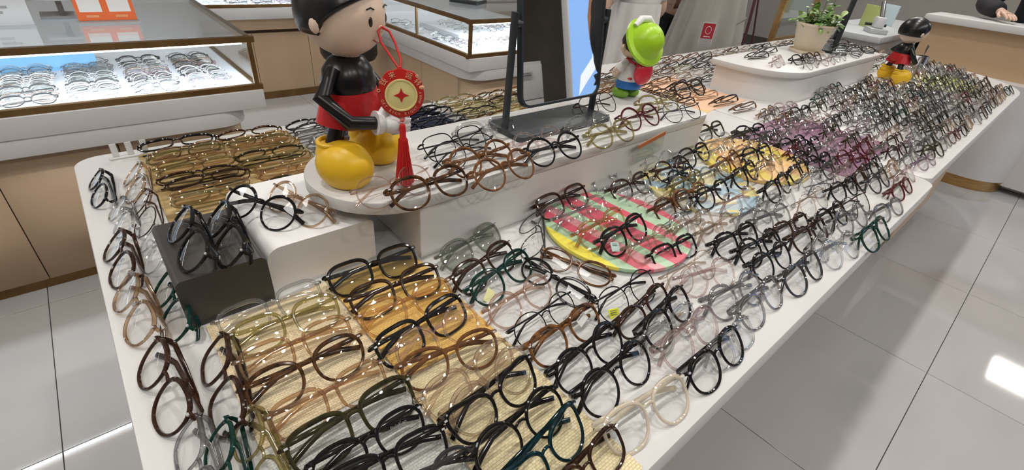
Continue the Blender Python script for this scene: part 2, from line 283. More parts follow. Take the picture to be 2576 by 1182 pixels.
# ---------------------------------------------------------------- showcases
def bar(m, a, b, t): # square bar between two points along an axis
    lo = [min(a[i], b[i]) - t / 2 for i in range(3)]; hi = [max(a[i], b[i]) + t / 2 for i in range(3)]; m.box(lo[0], hi[0], lo[1], hi[1], lo[2], hi[2])
CASES = []
def showcase(label, x0, x1, y0, y1, sides, seams, postx=(), posty=(), z0=.65, z1=.845, round_c=(0, 0), light=10, wall_side=None):
    """x0..x1,y0..y1 glass case footprint; sides: visible sides 'F' (y0), 'L' (x0), 'R' (x1)"""
    t = thing('glass_showcase', label, 'showcase', (0, 0, 0)); T_ = .020
    ov = .045; bx0 = x0 + (ov if 'L' in sides else 0); bx1 = x1 - (.075 if 'R' in sides else 0); by0 = y0 + .04
    MB().prism(rrect(bx0 + .02, bx1 - .02, by0 + .02, y1, [0, 0, .05 if 'L' in sides else 0, .05 if 'R' in sides else 0]), 0, .045).obj('kick_plate', gold_dark, t, smooth=False)
    rL, rR = (.12 if 'L' in sides else 0), (.09 if 'R' in sides else 0)
    MB().prism(rrect(bx0 + .012, bx1 - .012, by0 + .012, y1, [0, 0, rL, rR], 8), .045, .52).obj('carcass', mat('dark_gap', (.10, .065, .04), .8), t)
    xs = [bx0] + [s_ for s_ in seams if bx0 + rL < s_ < bx1 - rR] + [bx1]
    for a, b in zip(xs[:-1], xs[1:]):
        cl, cr = (rL if a == bx0 else 0), (rR if b == bx1 else 0)
        ptsF = []
        if cl: ptsF += [(a + cl - cl * math.cos(u), by0 + cl - cl * math.sin(u)) for u in [PI / 2 * k / 6 for k in range(7)]]
        else: ptsF += [(a + .0018, by0)]
        if cr: ptsF += [(b - cr + cr * math.sin(u), by0 + cr - cr * math.cos(u)) for u in [PI / 2 * k / 6 for k in range(7)]]
        else: ptsF += [(b - .0018, by0)]
        m = MB(); k = len(ptsF); m.add([(p[0], p[1], .046) for p in ptsF] + [(p[0], p[1], .519) for p in ptsF], [(i, i + 1, k + i + 1, k + i) for i in range(k - 1)])
        o = m.obj('wood_panel', wood, t); md = o.modifiers.new('solid', 'SOLIDIFY'); md.thickness = .011; md.offset = 1.0 if False else -1.0
    if 'L' in sides:
        n = 3
        for k in range(n):
            a = by0 + rL + (y1 - by0 - rL) * k / n; b = by0 + rL + (y1 - by0 - rL) * (k + 1) / n; MB().box(bx0, bx0 + .011, a + .0018, b - .0018, .046, .519).obj('wood_panel', wood, t, smooth=False)
    if 'R' in sides:
        n = 2
        for k in range(n):
            a = by0 + rR + (y1 - by0 - rR) * k / n; b = by0 + rR + (y1 - by0 - rR) * (k + 1) / n; MB().box(bx1 - .011, bx1, a + .0018, b - .0018, .046, .519).obj('wood_panel', wood, t, smooth=False)
    MB().prism(rrect(x0 + (.012 if 'L' in sides else 0), x1 - (.062 if 'R' in sides else 0), y0 - .004, y1, [0, 0, .13 if 'L' in sides else 0, .10 if 'R' in sides else 0], 8), .52, .580).obj('lower_ledge', white_paint, t, bevel=.004)
    MB().box(x0 - .004, x1 + .006, y0 - .008, y1, .580, z0).obj('upper_ledge', white_paint, t, bevel=.003)
    zz = (z0 + T_ / 2, z1 - T_ / 2); fr = []
    for z in zz:
        bar_ = MB(); bar(bar_, (x0, y0 + T_ / 2, z), (x1, y0 + T_ / 2, z), T_); bar_.obj('frame_bar', gold_dark, t, smooth=False)
        for s_, X in (('L', x0 + T_ / 2), ('R', x1 - T_ / 2)):
            if s_ in sides: b2 = MB(); b2.box(X - T_ / 2, X + T_ / 2, y0 + T_, y1, z - T_ / 2, z + T_ / 2); b2.obj('frame_bar', gold_dark, t, smooth=False)
    for X in ([x0 + T_ / 2] if 'L' in sides else []) + ([x1 - T_ / 2] if 'R' in sides else []) + list(postx): MB().box(X - .008, X + .008, y0, y0 + .016, z0 + T_, z1 - T_).obj('post', gold_dark, t, smooth=False)
    for Yp in posty: MB().box(x0, x0 + .012, Yp - .006, Yp + .006, z0 + T_, z1 - T_).obj('post', gold_dark, t, smooth=False)
    MB().box(x0 + T_, x1 - T_, y0 + .008, y0 + .012, z0 + T_, z1 - T_).obj('front_pane', glass_case, t, smooth=False)
    MB().box(x0 + .004, x1 - .004, y0 + .004, y1, z1, z1 + .006).obj('top_pane', glass_case, t, smooth=False)
    if 'L' in sides: MB().box(x0 + .006, x0 + .010, y0 + T_, y1, z0 + T_, z1 - T_).obj('side_pane', glass_case, t, smooth=False)
    if 'R' in sides: MB().box(x1 - .010, x1 - .006, y0 + T_, y1, z0 + T_, z1 - T_).obj('side_pane', glass_case, t, smooth=False)
    MB().box(x0 + T_, x1 - T_, y0 + T_, y1 - .02, z0, z0 + .016).obj('display_bed', mat('bed_white', (.80, .83, .90), .5), t, smooth=False)
    MB().box(x0, x1, y1 - .02, y1, z0, z1).obj('back_panel', white_paint, t, smooth=False)
    MB().box(x0 + .03, x1 - .03, y0 + .022, y0 + .034, z1 - .030, z1 - .022).obj('light_strip', led, t, smooth=False)
    lt = area('case_light', ((x0 + x1) / 2, y0 + .05, z1 - .024), x1 - x0 - .1, .02, light, (.86, .93, 1), rot=(.45, 0, 0), parent=t); CASES.append((x0, x1, y0, y1, z0 + .016)); return t
sc1 = showcase('long glass showcase on wood base beyond the left table end', -1.55, .508, 2.04, 2.95, 'FR', [-1.32, -.987, -.654, -.321, .012], light=9)
MB().box(-1.5, .05, 2.50, 2.53, .666, .74).obj('blue_panel', mat('blue_panel', (.20, .45, .72), .5), sc1, smooth=False)
sc2 = showcase('glass showcase corner with gold posts behind the tabletop mirror', 1.610, 2.78, 2.160, 3.55, 'FL', [1.745, 2.3], posty=(2.71,), light=8)
MB().box(1.78, 2.5, 2.5, 2.95, .666, .70).obj('display_step', mat('bed_white', (.80, .83, .90), .5), sc2, bevel=.003)
sc3 = thing('wall_counter', 'wood fronted wall counter with white ledge along the back', 'counter', (0, 0, 0))
for a, b in ((-.2, .395), (.398, .99), (.993, 1.392), (1.395, 2.0), (2.003, 2.6), (2.603, 3.2), (3.203, 3.9)): MB().box(a, b, 3.95, 3.97, .05, .475).obj('wood_panel', wood, sc3, smooth=False, bevel=.001)
for a, b in ((-.2, 1.392), (1.395, 3.9)): MB().box(a, b, 3.93, 3.97, .50, .575).obj('wood_panel', wood, sc3, smooth=False, bevel=.001)
MB().box(-.2, 3.9, 3.97, 4.6, .05, .575).obj('carcass', mat('dark_gap', (.10, .065, .04), .8), sc3, smooth=False); MB().box(-.2, 3.9, 3.94, 4.5, 0, .05).obj('kick_plate', gold_dark, sc3, smooth=False)
MB().box(-.2, 1.392, 3.90, 4.6, .576, .652).obj('white_ledge', white_paint, sc3, bevel=.002); MB().box(1.395, 3.9, 3.90, 4.6, .576, .652).obj('white_ledge', white_paint, sc3, bevel=.002)
MB().box(-.2, 3.9, 3.90, 3.915, .652, .672).obj('frame_bar', gold_dark, sc3, smooth=False); MB().box(-.2, 3.9, 3.915, 4.6, .652, .662).obj('display_bed', mat('bed_white', (.80, .83, .90), .5), sc3, smooth=False)
MB().box(-.2, 3.9, 3.905, 3.91, .672, .86).obj('front_pane', glass_case, sc3, smooth=False); MB().box(-.2, 3.9, 3.9, 4.6, .86, .866).obj('top_pane', glass_case, sc3, smooth=False); area('case_light', (1.4, 3.95, .84), 2.6, .02, 9, (.86, .93, 1), rot=(.45, 0, 0), parent=sc3)
CASES.append((-.1, 3.8, 3.93, 4.5, .662))
# reception desk at the far end
dk = thing('reception_desk', 'tan wood reception desk with white top at the far end', 'desk', (0, 0, 0))
MB().box(4.60, 4.62, -1.1, .82, .70, .975).obj('wood_panel', wood_tan, dk, smooth=False); MB().box(4.62, 4.96, -1.1, .80, .05, .975).obj('carcass', white_paint, dk, smooth=False)
MB().box(4.60, 4.96, .80, .82, .06, .975).obj('side_panel', wood_tan, dk, smooth=False)
MB().box(4.545, 4.99, -1.12, .835, .975, 1.018).obj('desk_top', white_lam, dk, bevel=.003)
MB().prism(rrect(4.45, 4.94, -.06, .82, [0, .02, .24, 0], 12), .075, .70).obj('plinth', white_paint, dk); MB().prism(rrect(4.455, 4.93, -.055, .815, [0, .02, .235, 0], 12), 0, .075).obj('kick_plate', gold, dk)
# tall wall behind the desk, pale counter with instruments
ct = thing('side_counter', 'pale grey work counter beyond the second table', 'counter', (0, 0, 0))
MB().box(4.35, 6.2, .98, 1.5, .80, .84).obj('counter_top', noisy('pale_grey_top', (.52, .54, .55), (.56, .58, .59), 4, .4), ct, bevel=.003); MB().box(4.4, 6.15, 1.02, 1.48, .4, .80).obj('upper_drawer', white_paint, ct, bevel=.003); MB().box(4.42, 6.1, 1.04, 1.48, 0, .4).obj('lower_body', mat('dark_navy', (.035, .04, .055), .6), ct, smooth=False)  # lower body in one even dark navy
ins = thing('lens_meter', 'small grey optical instrument with chrome tube on the side counter', 'instrument', (4.62, 1.10, .84), .5)
MB().box(-.09, .09, -.06, .06, 0, .035).obj('base', mat('instr_grey', (.5, .52, .53), .4), ins, bevel=.006); MB().box(-.05, .05, -.03, .03, .035, .11).obj('body', mat('instr_light', (.7, .71, .72), .4), ins, bevel=.01)
MB().tube([(-.02, 0, .10), (.10, 0, .20)], .016, 14).obj('eyepiece_tube', chrome, ins); MB().tube([(.06, -.07, .05), (.06, .07, .05)], .010, 12).obj('knob', mat('rubber', (.02, .02, .02), .6), ins)
for lb, bx, cc in (('pale green folder standing on the side counter', 4.95, (.55, .62, .22)), ('pale blue paper sheet standing on the side counter', 5.4, (.62, .76, .80))): MB().box(-.10, .10, -.004, .004, 0, .16).obj('folder', mat('folder_%d' % int(bx * 10), cc, .6), None, bevel=.001, loc=(bx, 1.25, .84), rot=(0, 0, .9), label=lb, category='folder')

# ---------------------------------------------------------------- eyeglasses
STY = {  # a, b, exponent, rim half width, rim half depth, top flatten, upper widen, outer lift
    'round': (.0268, .0252, 2.0, .0017, .0020, 1.0, .03, 0), 'thinround': (.0276, .0250, 2.1, .0009, .0012, .97, .04, 0), 'panto': (.0280, .0246, 2.35, .0019, .0022, .90, .08, 0),
    'square': (.0288, .0230, 3.0, .0020, .0024, .95, .05, 0), 'thinsquare': (.0290, .0240, 3.0, .0010, .0014, .95, .05, 0), 'oval': (.0280, .0192, 2.2, .0018, .0022, 1.0, .03, 0), 'cat': (.0284, .0240, 2.3, .0021, .0024, .90, .09, .006)}
LEAN = math.radians(45)
def outline(st, n):
    a, b, e, _, _, fl_, wd, lift = STY[st]; out = []
    for i in range(n):
        t = 2 * PI * i / n; c, s_ = math.cos(t), math.sin(t)
        x = a * math.copysign(abs(c) ** (2 / e), c); z = b * math.copysign(abs(s_) ** (2 / e), s_)
        if z > 0: z *= fl_
        x *= 1 + wd * z / b
        if lift and c > 0 and s_ > 0: k = c * s_ * 2; x += k * lift * .8; z += k * lift
        out.append((x, z))
    return out
def bend(x): return 1.0 * x * x
_geo = {}
def geo(st, n, k):
    if (st, n, k) in _geo: return _geo[(st, n, k)]
    a, b, e, rw, rd, fl_, wd, lift = STY[st]; ol = outline(st, n); cx = a + .0076; cz = b + rw; G = {}
    f = MB()
    for sgn in (1, -1):
        path = [(sgn * (cx + x), bend(cx + x), cz + z) for x, z in ol]
        rr = [rw * (1.0 + (.45 * max(0, math.sin(2 * PI * i / n)) if rw > .0015 else 0)) for i in range(n)]
        f.tube(path, rr, k, closed=True, flat=1.0, up=(0, 1, 0))
    zi = cz + b * .38; xi = cx - a * 1.0
    f.tube([(-xi - rw * .3, bend(xi), zi - .001), (-xi * .5, -.0006, zi + .0016), (0, -.001, zi + .0022), (xi * .5, -.0006, zi + .0016), (xi + rw * .3, bend(xi), zi - .001)], max(rw * .95, .0011), k, up=(0, 1, 0))
    zh = cz + b * (.52 + (.25 if lift else 0)); xo = cx + a * (.93 + wd * .5 + (.2 if lift else 0)); xh = cx + a + .0045 + lift * .6
    for sgn in (1, -1): f.tube([(sgn * (xo - .002), bend(xo), zh), (sgn * (xh - .001), bend(xh) - .0006, zh + .0006), (sgn * (xh + .001), bend(xh) + .003, zh), (sgn * (xh + .0005), bend(xh) + .0065, zh - .0004)], [rw * 1.2, max(rw * 1.25, .0018), max(rw * 1.15, .0016), max(rw, .0012)], k, up=(0, 1, 0))
    G['front'] = f
    ln = MB(); m_ = len(ol); ring = [(cx + x * .985, bend(cx + x), cz + z * .985) for x, z in ol]; mid = [(cx + x * .55, bend(cx + x * .55) - .0012, cz + z * .55) for x, z in ol]
    ln.add(ring + mid + [(cx, bend(cx) - .0018, cz)], [(i, (i + 1) % m_, m_ + (i + 1) % m_, m_ + i) for i in range(m_)] + [(m_ + i, m_ + (i + 1) % m_, 2 * m_) for i in range(m_)]); G['lens'] = ln
    thin = rw < .0015; th, td = (.0016, .55) if thin else (.0034, .42)
    for nm, sg, yb in (('temple_a', 1, .0165), ('temple_b', -1, .0225)):
        ty = yb * math.tan(LEAN); T = MB(); y0 = bend(xh) + .006
        pts = [(xh, y0, zh), (xh - .002, yb * .8, zh), (xh - .008, yb, zh), (.02, yb + .001, zh - .0015), (-.028, yb + .001, zh - .004), (-.045, yb, zh * .55 + (ty + th) * .45 - .001), (-.066, yb - .001, ty + th * .9)]
        rad = [th * .75, th * .9, th, th * .95, th * .9, th * (1.35 if thin else 1.05), th * (1.4 if thin else .95)]
        T.tube([(sg * p[0], p[1], p[2]) for p in pts], rad, k if k > 4 else 4, flat=td, up=(0, 0, 1)); G[nm] = T
    pd = MB()
    pd.ball((xi + .0005, .0048, cz + b * .02), .0014, .0022, .0042, 8, 5)
    G['pads'] = pd; hp = MB(); hp.box(xh - .0058, xh - .0022, bend(xh) - .0042, bend(xh) - .0015, zh - .0009, zh + .0011); G['plate'] = hp; _geo[(st, n, k)] = G; return G
_me = {}
def gmesh(st, part):
    if (st, part) not in _me:
        me = geo(st, 36, 8)[part].mesh(part if part != 'front' else 'front_frame', True, mats=[lens_m if part == 'lens' else FR['black']]); _me[(st, part)] = me
    return _me[(st, part)]
pad_m = sheer('pad_silicone', (.85, .85, .83), (.8, .8, .8), .25)
def place(st, co, x, y, z, yaw, w, lens=None, pads=False, lean=LEAN, temple=None, plates=False):
    r = bpy.data.objects.new('eyeglasses', None); r.empty_display_size = .02; COL.objects.link(r); s_ = min(max(w, .132), .154) / .137; off = .038 * s_ * math.sin(lean); ya = math.radians(yaw)
    r.location = (x + off * math.sin(ya), y - off * math.cos(ya), z + .0012); r.rotation_euler = (-lean, 0, math.radians(yaw)); r.scale = (s_, s_, s_)
    for nm, pt, m, mir in (('front_frame', 'front', FR[co], 1), ('lens', 'lens', lens or lens_m, 1), ('lens', 'lens', lens or lens_m, -1), ('temple', 'temple_a', temple or FR[co], 1), ('temple', 'temple_b', temple or FR[co], 1)) + ((('nose_pad', 'pads', pad_m, 1), ('nose_pad', 'pads', pad_m, -1)) if pads else ()) + ((('hinge_plate', 'plate', FR['silver'], 1), ('hinge_plate', 'plate', FR['silver'], -1)) if plates else ()):
        o = bpy.data.objects.new(nm, gmesh(st, pt)); COL.objects.link(o); o.parent = r
        if mir < 0: o.scale = (-1, 1, 1)
        o.material_slots[0].link = 'OBJECT'; o.material_slots[0].material = m
    return r
H = {}
H['A']=(0.765,[
(0.102,0.585,2,0.142,'square','clear grey'),(0.11,0.544,-2,0.141,'square','olive'),(0.104,0.492,-2,0.142,'square','light brown'),(0.099,0.445,1,0.15,'panto','dark tortoise'),(0.106,0.394,0,0.138,'square','light brown'),(0.113,0.347,2,0.151,'square','dark olive'),(0.114,0.308,-1,0.132,'panto','black'),(0.12,0.278,-8,0.104,'square','black'),(0.136,0.235,-10,0.083,'round','charcoal'),(0.023,0.358,-91,0.109,'panto','olive')])
H['B']=(0.765,[
(0.26,0.589,-1,0.152,'square','black'),(0.264,0.523,-2,0.15,'square','dark brown'),(0.259,0.478,-1,0.154,'panto','amber'),(0.251,0.428,8,0.159,'square','black'),(0.261,0.401,5,0.148,'round','clear pink'),(0.254,0.36,-9,0.143,'panto','brown'),(0.254,0.319,6,0.151,'panto','clear champagne'),(0.264,0.288,11,0.167,'round','clear champagne'),(0.258,0.273,6,0.14,'cat','black'),(0.255,0.223,4,0.148,'round','black'),(0.256,0.183,10,0.136,'cat','dark teal'),(0.279,0.145,5,0.094,'square','dark brown')])
H['C']=(0.76,[
(0.432,0.558,11,0.162,'panto','grey green'),(0.415,0.497,11,0.162,'panto','dark brown'),(0.422,0.46,12,0.18,'panto','dark green'),(0.408,0.396,4,0.143,'round','rose brown'),(0.412,0.345,5,0.139,'thinround','black'),(0.414,0.304,2,0.149,'panto','tortoise'),(0.408,0.253,5,0.157,'round','black'),(0.41,0.208,3,0.154,'round','black'),(0.555,0.274,7,0.162,'oval','dark brown'),(0.571,0.237,10,0.153,'panto','black'),(0.56,0.307,1,0.159,'thinround','black'),(0.499,0.399,-81,0.145,'oval','black'),(0.559,0.411,-69,0.14,'oval','tortoise'),(0.558,0.518,-130,0.166,'thinround','charcoal'),(0.747,0.337,-4,0.131,'square','black'),(0.712,0.28,-2,0.149,'thinround','clear champagne'),(0.723,0.253,-13,0.143,'round','clear pink'),(0.552,0.218,1,0.139,'square','clear'),(0.562,0.191,2,0.159,'panto','clear pink'),(0.555,0.144,2,0.149,'panto','black'),(0.734,0.164,2,0.181,'panto','smoke grey'),(0.714,0.197,-7,0.172,'round','smoke grey'),(0.888,0.155,0,0.202,'panto','charcoal'),(1.037,0.141,-6,0.211,'round','clear'),(1.183,0.119,-1,0.18,'panto','dark green'),(1.358,0.141,-7,0.157,'oval','smoke grey'),(1.538,0.157,-1,0.183,'oval','wine red'),(1.047,0.203,-3,0.169,'panto','dark brown'),(1.175,0.204,-3,0.177,'round','black'),(1.208,0.174,-6,0.164,'round','smoke grey'),(1.3,0.194,-4,0.182,'thinround','dark brown'),(0.885,0.284,-4,0.186,'panto','black'),(0.9,0.241,-6,0.187,'round','black'),(1.051,0.246,-4,0.196,'oval','dark brown'),(0.399,0.15,-6,0.154,'panto','milky beige'),(0.605,0.148,1,0.11,'square','clear'),(1.223,0.262,-1,0.195,'thinround','clear champagne'),(0.891,0.326,0,0.144,'round','clear champagne'),(0.855,0.363,1,0.156,'panto','clear champagne'),(1.017,0.309,1,0.174,'round','clear'),(1.149,0.307,2,0.177,'round','clear')])
H['G']=(0.774,[
(0.68,0.573,2,0.173,'square','dark brown'),(0.677,0.512,1,0.165,'panto','clear grey'),(0.667,0.454,5,0.167,'panto','amber'),(0.686,0.415,6,0.153,'panto','black'),(0.703,0.365,-1,0.141,'round','clear champagne')])
H['H']=(0.76,[
(0.877,0.591,2,0.153,'panto','clear grey'),(0.891,0.55,1,0.173,'panto','dark brown'),(0.887,0.508,2,0.175,'round','clear'),(0.901,0.44,2,0.177,'panto','dark tortoise')])
H['K']=(0.772,[
(1.008,0.474,2,0.145,'panto','olive'),(0.957,0.436,-1,0.135,'panto','brown'),(1.185,0.564,2,0.198,'panto','black'),(1.054,0.583,2,0.142,'round','clear'),(1.012,0.411,1,0.145,'panto','black'),(1.19,0.422,7,0.216,'panto','black'),(1.216,0.48,6,0.163,'round','brown'),(1.361,0.47,-3,0.193,'panto','black'),(1.19,0.339,5,0.218,'panto','black'),(1.121,0.468,0,0.137,'round','clear grey'),(1.29,0.538,3,0.175,'round','clear'),(1.293,0.403,1,0.17,'round','clear champagne')])
H['L']=(0.76,[
(1.452,0.663,-1,0.173,'square','dark olive'),(1.593,0.599,-11,0.224,'oval','black'),(1.557,0.541,-9,0.202,'oval','charcoal'),(1.611,0.471,-8,0.207,'oval','black')])
H['D']=(0.885,[
(0.32,0.619,5,0.144,'thinround','rose brown'),(0.366,0.587,3,0.151,'panto','dark tortoise'),(0.51,0.573,5,0.168,'round','brown'),(0.506,0.72,6,0.173,'thinsquare','black'),(0.5,0.675,4,0.154,'thinround','black'),(0.503,0.63,1,0.157,'round','brown'),(0.599,0.74,0,0.152,'square','clear grey'),(0.658,0.595,-2,0.166,'round','black'),(0.653,0.637,3,0.151,'round','clear pink'),(0.837,0.597,0,0.183,'panto','olive'),(0.831,0.653,0,0.151,'round','clear grey'),(0.991,0.633,-1,0.208,'round','wine red'),(1.139,0.681,-8,0.209,'panto','olive'),(1.144,0.613,-7,0.177,'thinround','charcoal'),(1.365,0.726,-2,0.239,'panto','dark brown'),(0.97,0.753,3,0.178,'thinround','dark brown')])
H['E']=(0.84,[
(0.151,0.734,-62,0.147,'round','black'),(0.203,0.716,-71,0.143,'round','light brown')])
H['N']=(0.84,[
(0.048,0.697,-91,0.175,'panto','black'),(0.093,0.686,-94,0.175,'square','black')])
H['F']=(0.76,[
(-0.035,1.115,-92,0.149,'oval','black'),(-0.021,0.969,-89,0.131,'round','clear grey'),(-0.038,0.831,-90,0.151,'panto','dark brown'),(-0.038,0.689,-87,0.169,'panto','light brown'),(-0.032,0.521,-87,0.154,'panto','dark brown'),(-0.027,0.386,-92,0.127,'square','smoke grey'),(0.017,1.096,-95,0.172,'round','light brown'),(0.013,0.964,-93,0.168,'thinround','dark brown'),(0.004,0.833,-94,0.133,'round','clear'),(0.002,0.668,-91,0.159,'panto','dark green'),(0.022,0.486,-96,0.154,'square','dark brown'),(-0.007,0.364,-96,0.092,'panto','dark green')])

SHAPE = {'round': 'round', 'thinround': 'thin round', 'panto': 'rounded', 'square': 'square', 'thinsquare': 'thin square', 'oval': 'oval', 'cat': 'cat-eye'}
ORD = 'first second third fourth fifth sixth seventh eighth ninth tenth eleventh twelfth thirteenth fourteenth fifteenth sixteenth seventeenth eighteenth nineteenth twentieth'.split()
def ordn(i): return ORD[i] if i < len(ORD) else ('%dth' % (i + 1))
allg = []   # zone, style, colour, x, y, z, yaw, w, hand
ZONE = {'A': 'front', 'B': 'front', 'C': 'front', 'G': 'front', 'H': 'front', 'K': 'front', 'L': 'front', 'D': 'riser', 'E': 'wblock', 'N': 'dblock', 'F': 'end'}
TINTED = {(.432, .558), (.26, .589)}
for zn, (z, lst) in H.items():
    for (x, y, yaw, w, st, co) in lst: allg.append([ZONE[zn], st, co, x, y, z, yaw, w, True])
def surf(x, y):
    for cx, cy, rx, h in ((.728, .458, .15, .013), (1.075, .47, .14, .011), (1.375, .478, .155, .012)):
        if (x - cx) ** 2 + (y - cy) ** 2 < rx * rx: return TT + h
    return TT
PAL_F = ['clear', 'clear', 'clear champagne', 'clear champagne', 'clear pink', 'clear grey', 'smoke grey', 'black', 'dark brown', 'charcoal', 'light brown']
PAL_2 = ['black', 'black', 'dark brown', 'charcoal', 'charcoal', 'smoke grey', 'smoke grey', 'clear grey', 'clear pink', 'wine red', 'dark green', 'dark olive', 'light brown', 'grey green']
PAL_B = ['black', 'dark brown', 'dark brown', 'dark tortoise', 'tortoise', 'brown', 'light brown', 'olive', 'amber', 'charcoal', 'clear champagne', 'black', 'dark olive']
def near(x, y, dx=.085, dy=.025): return any(abs(g[3] - x) < dx and abs(g[4] - y) < dy for g in allg if g[0] in ('front', 'riser'))
rnd = random.Random(11)
for cx in (.56, .72, .885, 1.045, 1.20, 1.36, 1.52, 1.66):          # gaps on the front table
    y = .170
    while y < .60:
        x = cx + rnd.uniform(-.02, .02)
        if not near(x, y) and not (cx < .6 and y > .29) and not (.60 < cx < .78 and y > .29): allg.append(['front', rnd.choice(['round', 'panto', 'thinround', 'round', 'square']), rnd.choice(PAL_F if cx < 1.5 else PAL_2), x, y, surf(x, y), rnd.uniform(-9, 9), rnd.uniform(.138, .150), False])
        y += .037
for i in range(16):                                                  # second table, facing the aisle
    cx = 1.84 + i * .146
    for j in range(14):
        y = .172 + j * .0375 + rnd.uniform(-.005, .005)
        if cx > 3.6 and y < .19 + (cx - 3.6) * .55: continue
        if y > .66 and cx > 1.9: continue
        if 3.02 < cx < 3.40 and y > .50: continue
        if rnd.random() < .05: continue
        pal = PAL_2 if cx > 2.15 else PAL_2 + ['wine red', 'lilac', 'clear pink', 'lilac']
        allg.append(['second', rnd.choice(['panto', 'oval', 'round', 'oval', 'square']), rnd.choice(pal), cx + rnd.uniform(-.018, .018), y, TT + .003, rnd.uniform(-10, 7), rnd.uniform(.138, .150), False])
for i in range(11):                                                  # back rows, facing the far side
    cx = .125 + i * .152
    for j in range(11):
        y = .885 + j * .037 + rnd.uniform(-.006, .006)
        if y > 1.265 or (cx < .2 and y < .93): continue
        pal = ['olive', 'light brown', 'dark brown', 'dark tortoise', 'amber', 'black', 'brown', 'dark olive'] if cx < .42 else (PAL_B if cx > .8 else ['black', 'charcoal', 'smoke grey', 'dark brown', 'clear grey', 'black'])
        allg.append(['back', rnd.choice(['oval', 'square', 'oval', 'panto']), rnd.choice(pal), cx + rnd.uniform(-.012, .012), y, TT + .003, 180 + rnd.uniform(-7, 7), rnd.uniform(.138, .150), False])
for i in range(16):
    cx = 1.84 + i * .152
    for j in range(9):
        y = .74 + j * .075 + rnd.uniform(-.006, .006)
        if y > 1.42 or (1.9 < cx < 3.2 and y < 1.04): continue
        allg.append(['back2', rnd.choice(['oval', 'square', 'oval', 'panto']), rnd.choice(PAL_B), cx + rnd.uniform(-.012, .012), y, TT + .001, 180 + rnd.uniform(-7, 7), rnd.uniform(.138, .150), False])
for (x, y, yaw, st, co) in ((2.33, .775, -6, 'square', 'black'), (2.28, .715, 3, 'round', 'clear grey'), (2.45, .71, -4, 'round', 'clear pink'), (2.44, .765, -5, 'panto', 'dark brown'), (2.62, .72, -3, 'round', 'clear grey'), (2.16, .80, 10, 'square', 'clear pink'), (2.88, .76, -60, 'panto', 'charcoal'),
                            (2.98, .80, -70, 'oval', 'black'), (2.80, .74, -50, 'round', 'grey green'), (3.06, .76, -75, 'oval', 'black'), (3.08, .88, -40, 'panto', 'dark brown'), (2.92, .90, 10, 'oval', 'dark brown'), (2.2, .90, 170, 'oval', 'dark brown'), (2.35, .93, 175, 'square', 'charcoal'), (3.0, .96, 170, 'oval', 'black')):
    allg.append(['riser2', st, co, x, y, RZ, yaw, .142, False])
camP = Vector((0, 0, 1.26))
for g in allg: g.append((Vector((g[3], g[4], g[5])) - camP).length)
def hidden_by_riser(g): return g[0] == 'back' and g[4] < .98 and .25 < g[3] < 1.25
allg.sort(key=lambda g: g[9] + (0 if g[8] else .15) + (.5 if hidden_by_riser(g) else 0))
solo, rest = allg[:298], allg[298:]
PH = {'riser': ('%s along the white riser from its rounded end', lambda g: g[3], 'eyeglasses on the white riser'), 'wblock': ('on the white block, %s from the dark block', lambda g: g[3], 'eyeglasses on the white block'),
      'dblock': ('on the dark block, %s from the table end', lambda g: g[3], 'eyeglasses on the dark block'), 'riser2': ('%s along the riser under the potted plant', lambda g: g[3], 'eyeglasses on the second riser'),
      'end': ('%s from the back corner along the left table end', lambda g: -g[4], 'eyeglasses along the left table end')}
def colkey(g):
    if g[0] in ('front', 'back'): return (g[0], int(round((g[3] - .105) / .155)))
    if g[0] in ('second', 'back2'): return (g[0], int(round((g[3] - 1.84) / .146)))
    return (g[0], 0)
cols = {}
for g in solo: cols.setdefault(colkey(g), []).append(g)
TXT = {'front': ('%s from aisle in %s column of front table', 'eyeglasses facing the aisle on the front table'), 'second': ('%s from aisle in %s column of second table', 'eyeglasses facing the aisle on the second table'),
       'back': ('facing away, %s from riser in %s column of front table', 'eyeglasses facing away on the front table'), 'back2': ('facing away, %s from plant riser in %s column of second table', 'eyeglasses facing away on the second table')}
GLS = []
for key, gs in cols.items():
    gs.sort(key=PH[key[0]][1] if key[0] in PH else (lambda g: g[4]))
    for i, g in enumerate(gs):
        lens = lens_tint if (g[3], g[4]) in TINTED else (lens_dark if (g[0] == 'riser2' and g[6] < -60) else None)
        o = place(g[1], g[2], g[3], g[4], g[5], g[6], g[7], lens, g[8], plates=g[8] and g[1] in ('square', 'panto', 'cat') and g[9] < 1.0); base = '%s %s eyeglasses' % (g[2], SHAPE[g[1]])
        if key[0] in PH: o['label'] = base + ' ' + PH[key[0]][0] % ordn(i); o['group'] = PH[key[0]][2]
        else: o['label'] = base + ' ' + TXT[key[0]][0] % (ordn(i), ordn(key[1])); o['group'] = TXT[key[0]][1]
        o['category'] = 'eyeglasses'; GLS.append((o, g))
